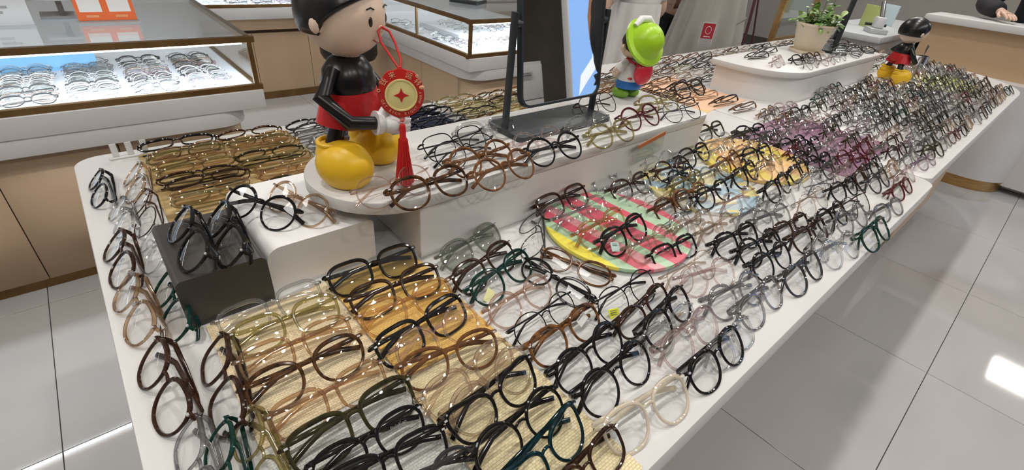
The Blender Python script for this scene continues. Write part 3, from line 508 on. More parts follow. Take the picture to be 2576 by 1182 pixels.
# the rest, far off or behind glass: one object
mats_list = [FR[k] for k in FR] + [lens_m, lens_dark, chrome]; midx = {k: i for i, k in enumerate(FR)}; LI = len(FR)
bigv, bigf, bigm = [], [], []; nv = 0; _np = {}
def npgeo(st, n, k, part):
    if (st, n, k, part) not in _np: m = geo(st, n, k)[part]; _np[(st, n, k, part)] = (np.array(m.v), m.f)
    return _np[(st, n, k, part)]
def push(st, co, x, y, z, yaw, w, lean, n, k, parts=('front', 'temple_a', 'temple_b')):
    global nv
    s_ = w / .137; off = .038 * s_ * math.sin(lean); x += off * math.sin(math.radians(yaw)); y -= off * math.cos(math.radians(yaw)); M = np.array((Matrix.Translation((x, y, z + .0012)) @ Euler((-lean, 0, math.radians(yaw))).to_matrix().to_4x4() @ Matrix.Scale(s_, 4)))
    for p in parts + ('lens', 'lensm'):
        v, f = npgeo(st, n, k, 'lens' if p == 'lensm' else p)
        if p == 'lensm': v = v * np.array([-1, 1, 1])
        bigv.append(v @ M[:3, :3].T + M[:3, 3]); bigf.extend(tuple(nv + i for i in q) for q in f); bigm.extend([LI if p[:4] == 'lens' else midx[co]] * len(f)); nv += len(v)
for g in rest: push(g[1], g[2], g[3], g[4], g[5], g[6], min(max(g[7], .13), .158), LEAN, 20, 5)
PAL_C = ['charcoal', 'silver', 'smoke grey', 'rose brown', 'smoke grey', 'clear grey', 'silver', 'silver', 'lilac']
for ci, (x0, x1, y0, y1, z) in enumerate(CASES):
    if ci == 0:
        for c in range(10):
            for r_ in range(16): push('thinround' if rnd.random() < .5 else 'oval', rnd.choice(PAL_C), x1 - .15 - c * .172 + rnd.uniform(-.006, .006), y0 + .070 + r_ * .0285, z, rnd.uniform(-3, 3), .145, math.radians(52), 14, 4, ('front', 'temple_a'))
    elif ci == 1:
        for c in range(6):
            for r_ in range(6): push('thinround' if rnd.random() < .6 else 'oval', rnd.choice(PAL_C), x0 + .12 + c * .165 + rnd.uniform(-.01, .01), y0 + .08 + r_ * .055, z, rnd.uniform(-20, 20), .142, math.radians(60), 14, 4, ('front', 'temple_a'))
        for c in range(3):
            for r_ in range(4): push('thinround', rnd.choice(PAL_C), x0 + .3 + c * .2, 2.56 + r_ * .09, z + .036, rnd.uniform(-20, 20), .142, math.radians(60), 14, 4, ('front', 'temple_a'))
        for r_ in range(4): push('thinround', rnd.choice(PAL_C), x0 + .10, 2.56 + r_ * .17, z, -60 + rnd.uniform(-20, 20), .142, math.radians(55), 14, 4, ('front', 'temple_a'))
    else:
        for c in range(13):
            for r_ in range(3): push('oval', rnd.choice(PAL_C), .45 + c * .17, y0 + .06 + r_ * .06, z, rnd.uniform(-6, 6), .145, math.radians(55), 14, 4, ('front', 'temple_a'))
me = bpy.data.meshes.new('eyeglasses_mass'); me.from_pydata(np.concatenate(bigv).tolist(), [], bigf)
for m in mats_list: me.materials.append(m)
me.polygons.foreach_set('material_index', bigm); me.polygons.foreach_set('use_smooth', [True] * len(bigf)); me.update()
o = bpy.data.objects.new('distant_eyeglasses', me); COL.objects.link(o); o['kind'] = 'stuff'; o['label'] = 'many small eyeglasses at the far ends of the tables and inside the glass showcases'; o['category'] = 'eyeglasses'
# shop stickers and lens tags on a few pairs
tagm = mat('paper_tag', (.82, .80, .76), .7); yel = mat('yellow_tag', (.80, .82, .05), .6); pyel = mat('pale_yellow_tag', (.84, .82, .42), .6); ink = mat('tag_ink', (.12, .12, .12), .7)
def sticker(ix, iy, m, sx, sz, lx, lz, rot=0.0, lines=0):
    o, g = min(GLS, key=lambda q: (q[1][3] - ix) ** 2 + (q[1][4] - iy) ** 2); Mt = Matrix.Translation((lx, .010, lz)) @ Matrix.Rotation(rot, 4, 'Y')
    t = MB().box(-sx, sx, -.0003, .0003, -sz, sz, Mt).obj('price_tag', m, o, smooth=False)
    for k in range(lines): MB().box(-sx * .7, sx * .5, -.0007, -.0003, sz * (.6 - .35 * k), sz * (.6 - .35 * k) + .0008, Mt).obj('printed_line', ink, t, smooth=False)
sticker(.023, .358, tagm, .011, .012, .035, .022, .6, 4); sticker(.56, .307, yel, .010, .008, -.034, .012, .25, 3); sticker(.422, .46, pyel, .011, .007, -.036, .014, -.5); sticker(.412, .345, tagm, .012, .012, .004, .012, .3, 5); sticker(.414, .304, tagm, .010, .006, .040, .030, -.3, 1); sticker(.686, .415, mat('aqua_tag', (.62, .84, .80), .5), .010, .008, -.03, .016, .4, 2); sticker(.571, .237, mat('apricot_tag', (.85, .66, .35), .6), .007, .007, .036, .004, .2)
def lensprint(ix, iy, body, size, sgn=1, lx=.033, lz=.012):
    o, g = min(GLS, key=lambda q: (q[1][3] - ix) ** 2 + (q[1][4] - iy) ** 2)
    t = bpy.data.objects.new('lens_print', textmesh(body, size, .0001)); t.data.materials.clear(); t.data.materials.append(mat('lens_ink', (.22, .21, .20), .6)); COL.objects.link(t); t.parent = o; t.location = (lx * sgn, -.0022, lz); t.rotation_euler = (PI / 2, 0, 0)
lensprint(.114, .308, 'PelaKen', .0062, 1, .034, .034); lensprint(.412, .345, 'WEILEN', .0052); lensprint(.408, .253, 'WEISTEN', .0050); lensprint(.555, .144, 'PelaKen', .0050)

# ---------------------------------------------------------------- tabletop mirrors
mirror_m = mat('mirror_silver', (.92, .93, .94), .015, 1.0)
def tabletop_mirror(label, loc, rz, w=.252, h=.44, tilt=.14, piv=.222):
    t = thing('tabletop_mirror', label, 'mirror', loc, rz)
    MB().prism(rrect(-.15, .15, -.062, .055, .012), 0, .012).obj('base', black_metal, t, bevel=.003)
    for s_ in (1, -1):
        a = MB().tube([(s_ * .142, .0, .012), (s_ * .1405, .0, .12), (s_ * .139, 0, piv + .022)], [.0095, .0095, .0095], 10, flat=.6, up=(0, 1, 0)).obj('arm', black_metal, t)
        MB().tube([(s_ * .137, 0, piv), (s_ * .122, 0, piv)], .009, 14).obj('pivot_knob', black_metal, a)
    Mt = Matrix.Translation((0, 0, piv)) @ Matrix.Rotation(-tilt, 4, 'X'); z0, z1 = -.165, h - .165
    out = rrect(-w / 2, w / 2, z0, z1, .028, 8); inn = rrect(-w / 2 + .005, w / 2 - .005, z0 + .005, z1 - .005, .024, 8); n = len(out); m = MB()
    v = [(x, -.007, z) for x, z in out] + [(x, -.007, z) for x, z in inn] + [(x, .007, z) for x, z in out] + [(x, -.004, z) for x, z in inn]
    f = []
    for i in range(n):
        j = (i + 1) % n; f += [(i, j, n + j, n + i), (2 * n + j, 2 * n + i, i, j)[::-1], (n + i, n + j, 3 * n + j, 3 * n + i)]
    f.append(tuple(2 * n + i for i in range(n))); m.add(v, f, Mt); m.obj('mirror_frame', black_metal, t, smooth=False)
    MB().add([(x, -.0045, z) for x, z in inn], [tuple(range(n))], Mt).obj('mirror_glass', mirror_m, t, smooth=False); return t
tabletop_mirror('black framed swivel mirror on the near riser beside the tall doll', (.798, .742, RZ), 0)
tabletop_mirror('black framed swivel mirror standing behind the potted plant', (2.93, .84, RZ), .30, tilt=-.1)
# ---------------------------------------------------------------- toy dolls (plain generic child dolls)
vb = mat('vinyl_black', (.008, .008, .009), .28); vr = mat('vinyl_red', (.55, .018, .020), .36); vy = mat('vinyl_yellow', (.86, .52, .02), .38); vw = mat('vinyl_white', (.80, .79, .78), .35); vs_ = mat('vinyl_skin', (.84, .64, .50), .42)
def doll(label, loc, rz, sc, tall=True):
    t = thing('doll', label, 'doll', loc, rz); t.scale = (sc,) * 3
    for s_ in (1, -1):
        b = MB(); b.ball((s_ * .052, -.010, .034), .037, .048, .041, 28, 18); b.v = [(x, y, max(z, .0)) for x, y, z in b.v]
        b.tube([(s_ * .049, .012, .050), (s_ * .047, .012, .068)], [.026, .022], 18); bo = b.obj('boot', vy, t)
        MB().tube([(s_ * .047 + .021 * math.cos(2 * PI * i / 18), .012 + .021 * math.sin(2 * PI * i / 18), .069) for i in range(18)], .004, 8, True).obj('boot_cuff', vy, bo)
        MB().tube([(s_ * .047, .012, .058), (s_ * .036, .008, .085), (s_ * .028, .004, .115)], [.013, .013, .015], 14).obj('leg', vb, t)
    sh = MB()
    for s_ in (1, -1): sh.tube([(s_ * .034, .006, .093), (s_ * .030, .004, .11), (s_ * .024, .002, .130)], [.033, .032, .030], 20)
    sh.lathe([(.0, .100), (.040, .102), (.053, .112), (.052, .128), (.047, .145), (.001, .146)], 28, sx=1, sy=.86); sh.obj('shorts', vr, t)
    MB().lathe([(.001, .140), (.045, .142), (.047, .155), (.042, .175), (.030, .190), (.018, .197), (.001, .198)], 28, sx=1, sy=.86).obj('torso', vb, t)
    arms = (((.036, .0, .178), (.066, .006, .150), (.064, -.030, .122), (.034, -.058, .120)), ((-.036, 0, .178), (-.070, .004, .146), (-.064, -.034, .112), (-.028, -.062, .106)))
    for pth in arms:
        MB().tube(pth, [.011, .0125, .0115, .010], 14).obj('arm', vb, t); e, d = Vector(pth[3]), (Vector(pth[3]) - Vector(pth[2])).normalized()
        h_ = MB(); h_.tube([e - d * .006, e + d * .004], [.019, .017], 16); h_.ball(e + d * .020, .021, .020, .016, 18, 12)
        sgn = 1 if pth[0][0] > 0 else -1
        for q, (dx, dz) in enumerate(((.0, .012), (.004, .003), (.003, -.006), (-.001, -.013))): h_.tube([e + d * .022 + Vector((0, dx * .3, dz)), e + d * .036 + Vector((-sgn * .004, -dx, dz)), e + d * .046 + Vector((-sgn * .008, -.002, dz * .9))], [.0075, .0075, .005], 10)
        h_.tube([e + d * .006 + Vector((0, 0, .012)), e + d * .014 + Vector((0, -.002, .026)), e + d * .022 + Vector((0, -.002, .032))], [.008, .0075, .005], 10); h_.obj('hand', vw, t)
    hd = MB(); hd.ball((0, -.002, .252), .062, .060, .058, 32, 20); hd.ball((0, -.058, .238), .007, .007, .006, 12, 8)
    for s_ in (1, -1): hd.ball((s_ * .061, .004, .245), .008, .010, .013, 12, 8)
    hd.tube([(0, 0, .190), (0, 0, .205)], .020, 16); head = hd.obj('head', vs_, t)
    hr = MB()
    prof = 40; v = []; f = []; rows = 14
    for i in range(rows + 1):   # bowl-cut cap: reaches low at the nape, ends in a fringe over the forehead
        for j in range(prof):
            a = 2 * PI * j / prof; front = max(0, -math.sin(a)); low = .62 * PI - front ** .6 * .27 * PI; th = low * i / rows
            v.append((.0675 * math.sin(th) * math.cos(a), .0655 * math.sin(th) * math.sin(a) + .001, .254 + .0640 * math.cos(th)))
    for i in range(rows):
        for j in range(prof): f.append((i * prof + j, (i + 1) * prof + j, (i + 1) * prof + (j + 1) % prof, i * prof + (j + 1) % prof))
    hr.add(v, f); ho = hr.obj('hair', vb, head); md = ho.modifiers.new('solid', 'SOLIDIFY'); md.thickness = .005; md.offset = -1
    for s_ in (1, -1):
        e_ = MB().ball((s_ * .021, -.0565, .250), .0050, .0025, .0075, 14, 10).obj('eye', mat('eye_brown', (.03, .015, .010), .2), head)
        MB().tube([(s_ * .013, -.0585, .265), (s_ * .021, -.0580, .268), (s_ * .029, -.0560, .266)], .0011, 6).obj('eyebrow', vb, head)
    MB().tube([(-.013, -.0545, .224), (-.006, -.0565, .220), (.006, -.0565, .220), (.013, -.0545, .224)], .0012, 6).obj('mouth', mat('lip', (.45, .12, .10), .5), head)
    return t
doll('tall doll with black hair, red shorts and yellow boots on the near riser', (.310, .728, RZ), math.radians(35), 1.0)
doll('doll with black hair and yellow boots on the second table', (3.20, .600, TT), math.radians(52), .98)
# silver cup stand held up beside the far doll
cp = thing('tool_stand', 'chrome tool stand with thin rods beside the far doll', 'stand', (3.30, .53, TT + .011))
MB().lathe([(.001, 0), (.035, 0), (.035, .006), (.006, .012), (.006, .085), (.028, .09), (.028, .125), (.024, .125), (.024, .095), (.001, .094)], 20).obj('stem_and_cup', chrome, cp)
for q in (-.012, .004, .014): MB().tube([(q, 0, .095), (q * 1.8, q * .6, .175)], .0022, 8).obj('rod', chrome, cp)
# doll in a green hat seen from behind
gd = thing('doll', 'small doll with lime green hat and red backpack seen from behind', 'doll', (1.165, .802, RZ), math.radians(172))
gm = mat('vinyl_lime', (.38, .66, .02), .32); gd_m = mat('vinyl_green', (.20, .42, .03), .4); bl = mat('vinyl_blue', (.02, .16, .50), .38); rd = mat('vinyl_crimson', (.66, .03, .06), .25)
for s_ in (1, -1):
    b = MB().ball((s_ * .021, -.006, .012), .020, .028, .016, 20, 12); b.v = [(x, y, max(z, 0)) for x, y, z in b.v]; b.obj('shoe', gd_m, gd)
    MB().tube([(s_ * .019, 0, .014), (s_ * .019, 0, .034)], .011, 12).obj('leg', vs_, gd)
MB().lathe([(.001, .026), (.038, .027), (.040, .036), (.036, .052), (.001, .053)], 26, sy=.85).obj('shorts', bl, gd)
MB().lathe([(.001, .048), (.037, .048), (.038, .062), (.034, .085), (.026, .100), (.012, .106), (.001, .107)], 26, sy=.85).obj('shirt', vw, gd)
for s_ in (1, -1):
    MB().tube([(s_ * .026, 0, .096), (s_ * .042, .0, .088), (s_ * .046, -.004, .078)], [.012, .013, .014], 12).obj('sleeve', vw, gd)
    a = MB(); a.tube([(s_ * .045, -.004, .080), (s_ * .046, -.016, .064), (s_ * .022, -.038, .066)], [.009, .009, .008], 12); a.ball((s_ * .014, -.041, .068), .010, .009, .009, 12, 8)
    for q in (-.006, -.002, .002, .006): a.tube([(s_ * .010, -.044, .068 + q), (s_ * .002, -.048, .068 + q)], [.003, .002], 8)
    a.obj('arm', vs_, gd); MB().tube([(s_ * .022, .030, .098), (s_ * .026, .0, .106), (s_ * .024, -.028, .090), (s_ * .026, -.030, .064), (s_ * .030, .0, .056), (s_ * .024, .028, .058)], .0028, 8, flat=1.6).obj('strap', rd, gd)
MB().ball((0, .044, .078), .030, .020, .034, 24, 16).obj('backpack', rd, gd)
hd = MB(); hd.ball((0, -.004, .138), .042, .040, .036, 26, 16)
for s_ in (1, -1): hd.ball((s_ * .043, -.004, .134), .008, .007, .010, 12, 8)
hd.ball((0, -.044, .132), .005, .005, .004, 10, 6); head = hd.obj('head', vs_, gd)
for s_ in (1, -1): MB().ball((s_ * .014, -.0405, .138), .004, .002, .006, 10, 8).obj('eye', vb, head)
MB().lathe([(.001, .0), (.034, .004), (.044, .018), (.045, .034), (.040, .048), (.001, .058)], 26, Matrix.Translation((0, .004, .118))).obj('hair', mat('hair_dark', (.02, .012, .010), .45), head)
Mh = Matrix.Translation((0, .026, .153)) @ Matrix.Rotation(-.98, 4, 'X'); hat = MB(); hat.lathe([(.040, -.002), (.060, -.006), (.066, -.002), (.064, .004), (.050, .007), (.044, .018), (.036, .036), (.020, .047), (.001, .050)], 36, Mh)
ht = hat.obj('hat', gm, gd); Mp = Mh @ Matrix.Translation((0, -.046, .022)); MB().tube([(-.034, .006, -.012), (-.014, -.008, -.006), (.014, -.008, -.006), (.034, .006, -.012)], [.007, .010, .010, .007], 14, M=Mp).obj('hat_roll', vw, ht)
# ---------------------------------------------------------------- lucky medallion with tassel
red = mat('enamel_red', (.58, .022, .018), .35); cream = mat('enamel_cream', (.88, .76, .34), .4); lett = mat('letter_gold', (.90, .50, .30), .45); silk = noisy('red_silk', (.50, .008, .010), (.66, .014, .014), 90, .55, (1, 1, .03), .4)
me_ = thing('medallion', 'red and cream round lucky charm with tassel hanging before the tall doll', 'charm', (.352, .640, 1.037), math.radians(-24))
R0 = .0345
def arcpt(a, r): return (r * math.cos(math.radians(a)), r * math.sin(math.radians(a)))
FX = Matrix.Rotation(PI / 2, 4, 'X')    # disc plane x-z facing -y
rim = []
for i in range(72):
    a = 5 * i; r = R0 + (.0042 * max(0, math.sin(math.radians((a - 25) * 180 / 130))) ** .5 * (1 if 25 < a < 155 else 0)) + (.0008 * math.cos(math.radians(a * 12)) if 25 < a < 155 else 0); rim.append(arcpt(a, r))
MB().prism(rim, -.0016, .0016, FX).obj('red_disc', red, me_, bevel=.0004)
MB().prism([arcpt(6 * i, .0242) for i in range(60)], .0016, .0026, FX).obj('coin', cream, me_, bevel=.0004)
MB().add(*(lambda o_, i_: ([(x, y, .0026) for x, y in o_] + [(x, y, .0036) for x, y in o_] + [(x, y, .0036) for x, y in i_] + [(x, y, .0026) for x, y in i_], [(k * 60 + j, k * 60 + (j + 1) % 60, (k + 1) * 60 + (j + 1) % 60, (k + 1) * 60 + j) for k in range(3) for j in range(60)]))([arcpt(6 * i, .0242) for i in range(60)], [arcpt(6 * i, .0218) for i in range(60)]), FX).obj('coin_rim', cream, me_)
st = []
for q in range(4):
    for u in (0, .33, .66):
        a0, a1 = math.radians(90 * q), math.radians(90 * q + 90); p0 = Vector((.0112 * math.cos(a0), .0112 * math.sin(a0))); p1 = Vector((.0112 * math.cos(a1), .0112 * math.sin(a1))); p = p0.lerp(p1, u); p *= 1 - .42 * math.sin(PI * u); st.append((p.x, p.y))
MB().prism(st, .0026, .0036, FX).obj('diamond', red, me_)
def ringtext(chars, a0, a1, r, size, inward, name):
    for i, ch in enumerate(chars):
        if ch == ' ': continue
        a = a0 + (a1 - a0) * (i / max(1, len(chars) - 1)); x, y = arcpt(a, r); rot = math.radians(a - 90 if not inward else a + 90)
        o = bpy.data.objects.new(name, textmesh(ch, size, .0003)); o.data.materials.clear(); o.data.materials.append(lett); COL.objects.link(o); o.parent = me_; o.matrix_local = FX @ Matrix.Translation((x, y, .0020)) @ Matrix.Rotation(rot, 4, 'Z')
ringtext('钱来', 142, 113, .0312, .0105, False, 'letter'); ringtext('运转', 67, 38, .0312, .0105, False, 'letter')
ringtext('GET RICH', 197, 261, .0292, .0058, True, 'letter'); ringtext('RIGHT AWAY', 281, 367, .0292, .0058, True, 'letter')
for a, r_ in ((168, .0020), (50, .0016)):
    x, y = arcpt(a, .0335 if a > 90 else .0372); MB().tube([(x + r_ * math.cos(2 * PI * i / 16), y + r_ * math.sin(2 * PI * i / 16), .0022) for i in range(16)], .0006, 6, True, FX).obj('small_coin', lett, me_)
MB().ball((*arcpt(21, .0330), .0018), .0042, .0030, .0010, 14, 8, FX).obj('small_ingot', lett, me_)
cd = MB()
for s_ in (1, -1): cd.tube([(0, 0, R0 + .002), (s_ * .006 - .004, .006, R0 + .016), (s_ * .010 - .014, .020, R0 + .036), (s_ * .008 - .019, .026, R0 + .050), (-.021, .029, R0 + .055)], .0018, 8)
cd.tube([(.0032 * math.cos(2 * PI * i / 14), 0, R0 + .003 + .0032 * math.sin(2 * PI * i / 14)) for i in range(14)], .0010, 6, True); cd.obj('cord', red, me_)
MB().ball((0, 0, -R0 - .005), .0035, .0035, .0035, 12, 8).obj('bead', mat('coral', (.7, .12, .10), .3), me_)
MB().lathe([(.001, -.0125), (.0055, -.0125), (.0062, -.0095), (.0045, -.007), (.001, -.0065)], 16, Matrix.Translation((-.008, -.001, -R0 - .003)) @ FX).obj('jingle', gold, me_)
ts = MB(); ts.lathe([(.001, -R0 - .010), (.0042, -R0 - .012), (.0052, -R0 - .020), (.0050, -R0 - .032), (.0070, -R0 - .040)], 20); ts.obj('tassel_knot', silk, me_)
tk = MB()
for i in range(90):
    a = i * 2.39996; q = math.sqrt((i + .5) / 90); r0, r1 = .0062 * q, .0150 * q; tk.tube([(r0 * math.cos(a), r0 * math.sin(a), -R0 - .036), (r0 * 1.35 * math.cos(a), r0 * 1.35 * math.sin(a), -R0 - .06), (r1 * math.cos(a), r1 * math.sin(a), -R0 - .112 - .003 * math.sin(i * 7.1))], .0013, 5)
tk.obj('tassel', silk, me_, kind='stuff')
# ---------------------------------------------------------------- potted plant
pp = thing('potted_plant', 'bushy green plant in a cream tapered pot on the far riser', 'plant', (2.66, .872, RZ))
MB().lathe([(.001, .006), (.052, .006), (.058, .012), (.083, .118), (.088, .122), (.088, .130), (.082, .130), (.078, .115), (.001, .112)], 36).obj('pot', mat('pot_cream', (.72, .62, .47), .45), pp); MB().lathe([(.001, 0), (.074, 0), (.080, .014), (.077, .014), (.070, .006), (.001, .006)], 32).obj('saucer', mat('pot_cream', (.72, .62, .47), .45), pp)
MB().lathe([(.001, .113), (.079, .112)], 24).obj('soil', noisy('soil', (.03, .02, .012), (.06, .04, .025), 60, .9), pp)
lv = [(0, 0, 0), (.006, .014, .003), (.0, .016, .005), (-.006, .014, .003), (.013, .030, .006), (0, .032, .010), (-.013, .030, .006), (.012, .044, .004), (0, .046, .008), (-.012, .044, .004), (0, .060, -.002)]
lf = [(0, 1, 2), (0, 2, 3), (1, 4, 5, 2), (2, 5, 6, 3), (4, 7, 8, 5), (5, 8, 9, 6), (7, 10, 8), (8, 10, 9)]
lms = [MB().add(lv, lf).mesh('leaf', mats=[noisy('leaf_%d' % i, c, tuple(v * 1.35 for v in c), 40, .35)]) for i, c in enumerate(((.10, .20, .04), (.16, .27, .06), (.07, .15, .035), (.24, .33, .10)))]
for i in range(16):
    a = i * 2.4; r = .075 * math.sqrt((i + .5) / 16); hgt = .075 - .5 * r + rnd.uniform(-.01, .02) + (.06 if i in (0, 2) else 0); x, y = r * math.cos(a), r * math.sin(a); tip = (x * 1.25, y * 1.25, .115 + hgt)
    MB().tube([(x * .8, y * .8, .108), tip], .0018, 6).obj('stem', mat('stem_green', (.18, .26, .07), .5), pp)
    for k in range(7):
        u = 1 - k * .14; o = bpy.data.objects.new('leaf', lms[rnd.choice([0, 1, 1, 2, 3] if k < 3 else [0, 1, 2])]); COL.objects.link(o); o.parent = pp; o.location = (x * .8 + (tip[0] - x * .8) * u, y * .8 + (tip[1] - y * .8) * u, .108 + (tip[2] - .108) * u); s_ = rnd.uniform(.7, 1.05); o.scale = (s_,) * 3; o.rotation_euler = (rnd.uniform(-.7, .5) + (.7 if k == 0 else 0), rnd.uniform(-.4, .4), k * 2.2 + a + rnd.uniform(-.4, .4))
# ---------------------------------------------------------------- things on and around the showcases
qs = thing('payment_sign', 'orange payment card in a clear stand on the long showcase', 'sign', (.125, 2.36, .851), .0)
Mq = Matrix.Rotation(-.22, 4, 'X')
MB().box(-.085, .085, -.002, 0, .008, .13, Mq).obj('orange_card', mat('orange_card', (.78, .14, .03), .5), qs, smooth=False)
for q in (-.042, .042): MB().box(q - .032, q + .032, -.003, -.002, .036, .10, Mq).obj('white_square', mat('white_print', (.82, .80, .77), .6), qs, smooth=False); MB().box(q - .018, q + .018, -.003, -.002, .018, .026, Mq).obj('caption', mat('caption', (.80, .33, .14), .6), qs, smooth=False)
MB().box(-.09, .09, -.03, .03, 0, .006).obj('stand_base', sheer('acrylic', (.9, .92, .92), (1, 1, 1), .1), qs, smooth=False); MB().box(-.09, .09, .0005, .003, .006, .135, Mq).obj('stand_back', sheer('acrylic', (.9, .92, .92), (1, 1, 1), .1), qs, smooth=False)
ws = thing('leaflet_box', 'white leaflet box with a gold band on the long showcase', 'box', (-.20, 2.42, .851), .02)
MB().box(-.12, .12, -.06, .06, 0, .15).obj('carton', white_paint, ws, bevel=.002); MB().box(-.121, .121, -.0615, -.06, .085, .105).obj('gold_band', mat('band', (.70, .48, .16), .5), ws, smooth=False)
for q, wd_ in ((.052, .05), (.036, .035)): MB().box(.02, .02 + wd_, -.0612, -.06, q, q + .008).obj('printed_line', mat('grey_print', (.35, .34, .34), .6), ws, smooth=False)
gp = thing('desk_organiser', 'low grey tray stand between leaflet box and orange card', 'tray', (-.0, 2.50, .851), .0); MB().box(-.06, .06, -.05, .05, 0, .012).obj('base', mat('grey_plastic', (.35, .34, .34), .4), gp, bevel=.002); MB().box(-.005, .012, -.05, .05, .012, .06).obj('upright', mat('dark_plastic', (.09, .07, .065), .4), gp, bevel=.002); MB().box(-.062, .062, -.05, .05, .06, .07).obj('shelf', mat('grey_plastic2', (.55, .53, .52), .4), gp, bevel=.002)
cl = thing('calculator', 'black desktop calculator on the showcase with gold posts', 'calculator', (1.96, 2.66, .851), .5)
MB().prism(rrect(-.075, .075, -.10, .10, .015), 0, .022).obj('body', mat('calc_black', (.02, .022, .024), .35), cl, bevel=.004); MB().box(-.055, .055, .050, .082, .022, .024).obj('display', mat('lcd', (.28, .32, .27), .2), cl, smooth=False)
kme = MB().box(-.009, .009, -.007, .007, 0, .005).mesh('key', bevel=.0015, mats=[mat('key_grey', (.33, .36, .35), .5)])
for r_ in range(6):
    for c in range(5): o = bpy.data.objects.new('key', kme); COL.objects.link(o); o.parent = cl; o.location = (-.048 + c * .024, -.082 + r_ * .022, .021)
so = thing('bar_stool', 'round stool with black seat and chrome foot ring behind the tall doll', 'stool', (1.36, 3.14, 0))
MB().lathe([(.001, .46), (.165, .462), (.18, .49), (.18, .55), (.165, .575), (.001, .585)], 36).obj('seat', mat('leather_black', (.015, .015, .016), .35), so); MB().lathe([(.001, .5865), (.150, .5775), (.150, .5805), (.001, .590)], 36).obj('seat_top', mat('leather_white', (.70, .69, .68), .4), so)
MB().tube([(0, 0, .04), (0, 0, .46)], .022, 16).obj('column', chrome, so); MB().lathe([(.001, .04), (.03, .04), (.16, .015), (.175, 0), (.001, 0)], 32).obj('foot_plate', chrome, so)
MB().tube([(.15 * math.cos(2 * PI * i / 32), .15 * math.sin(2 * PI * i / 32), .17) for i in range(32)], .011, 10, True).obj('foot_ring', chrome, so); MB().tube([(-.15, 0, .17), (.15, 0, .17)], .008, 8).obj('ring_spoke', chrome, so)
# gold framed glass screen beyond the second table
gs = thing('glass_screen', 'gold framed clear glass screen behind the potted plant', 'screen', (4.08, 1.62, 0), .0)
for a in ((0, .035), (.66, .695)): MB().box(a[0], a[1], -.02, .02, 0, 1.9).obj('post', gold, gs, smooth=False, bevel=.002)
for a in ((.0, .05), (1.86, 1.9), (.70, .73)): MB().box(.035, .66, -.015, .015, a[0], a[1]).obj('rail', gold, gs, smooth=False)
MB().box(.035, .66, -.003, .003, .05, 1.86).obj('glass_pane', glass_case, gs, smooth=False)
# ---------------------------------------------------------------- people
def skin(name, nodes, m, parent, sub=2):
    """nodes: list of (parent_index, (x,y,z), radius)"""
    me = bpy.data.meshes.new(name); me.from_pydata([n[1] for n in nodes], [(n[0], i) for i, n in enumerate(nodes) if n[0] >= 0], []); me.update()
    o = bpy.data.objects.new(name, me); COL.objects.link(o); o.modifiers.new('skin', 'SKIN'); sv = me.skin_vertices[0].data
    for i, n in enumerate(nodes):
        r = n[2] if isinstance(n[2], tuple) else (n[2], n[2]); sv[i].radius = r; sv[i].use_root = (i == 0)
    o.modifiers.new('sub', 'SUBSURF').levels = sub; o.modifiers['sub'].render_levels = sub
    dg = bpy.context.evaluated_depsgraph_get(); dg.update(); nm = bpy.data.meshes.new_from_object(o.evaluated_get(dg)); o.modifiers.clear(); o.data = nm
    nm.materials.clear(); nm.materials.append(m); nm.polygons.foreach_set('use_smooth', [True] * len(nm.polygons)); o.parent = parent; return o
skin_t = noisy('skin_tone', (.62, .40, .29), (.66, .44, .33), 6, .5); hair_b = noisy('hair_black', (.010, .008, .007), (.018, .014, .012), 30, .4)
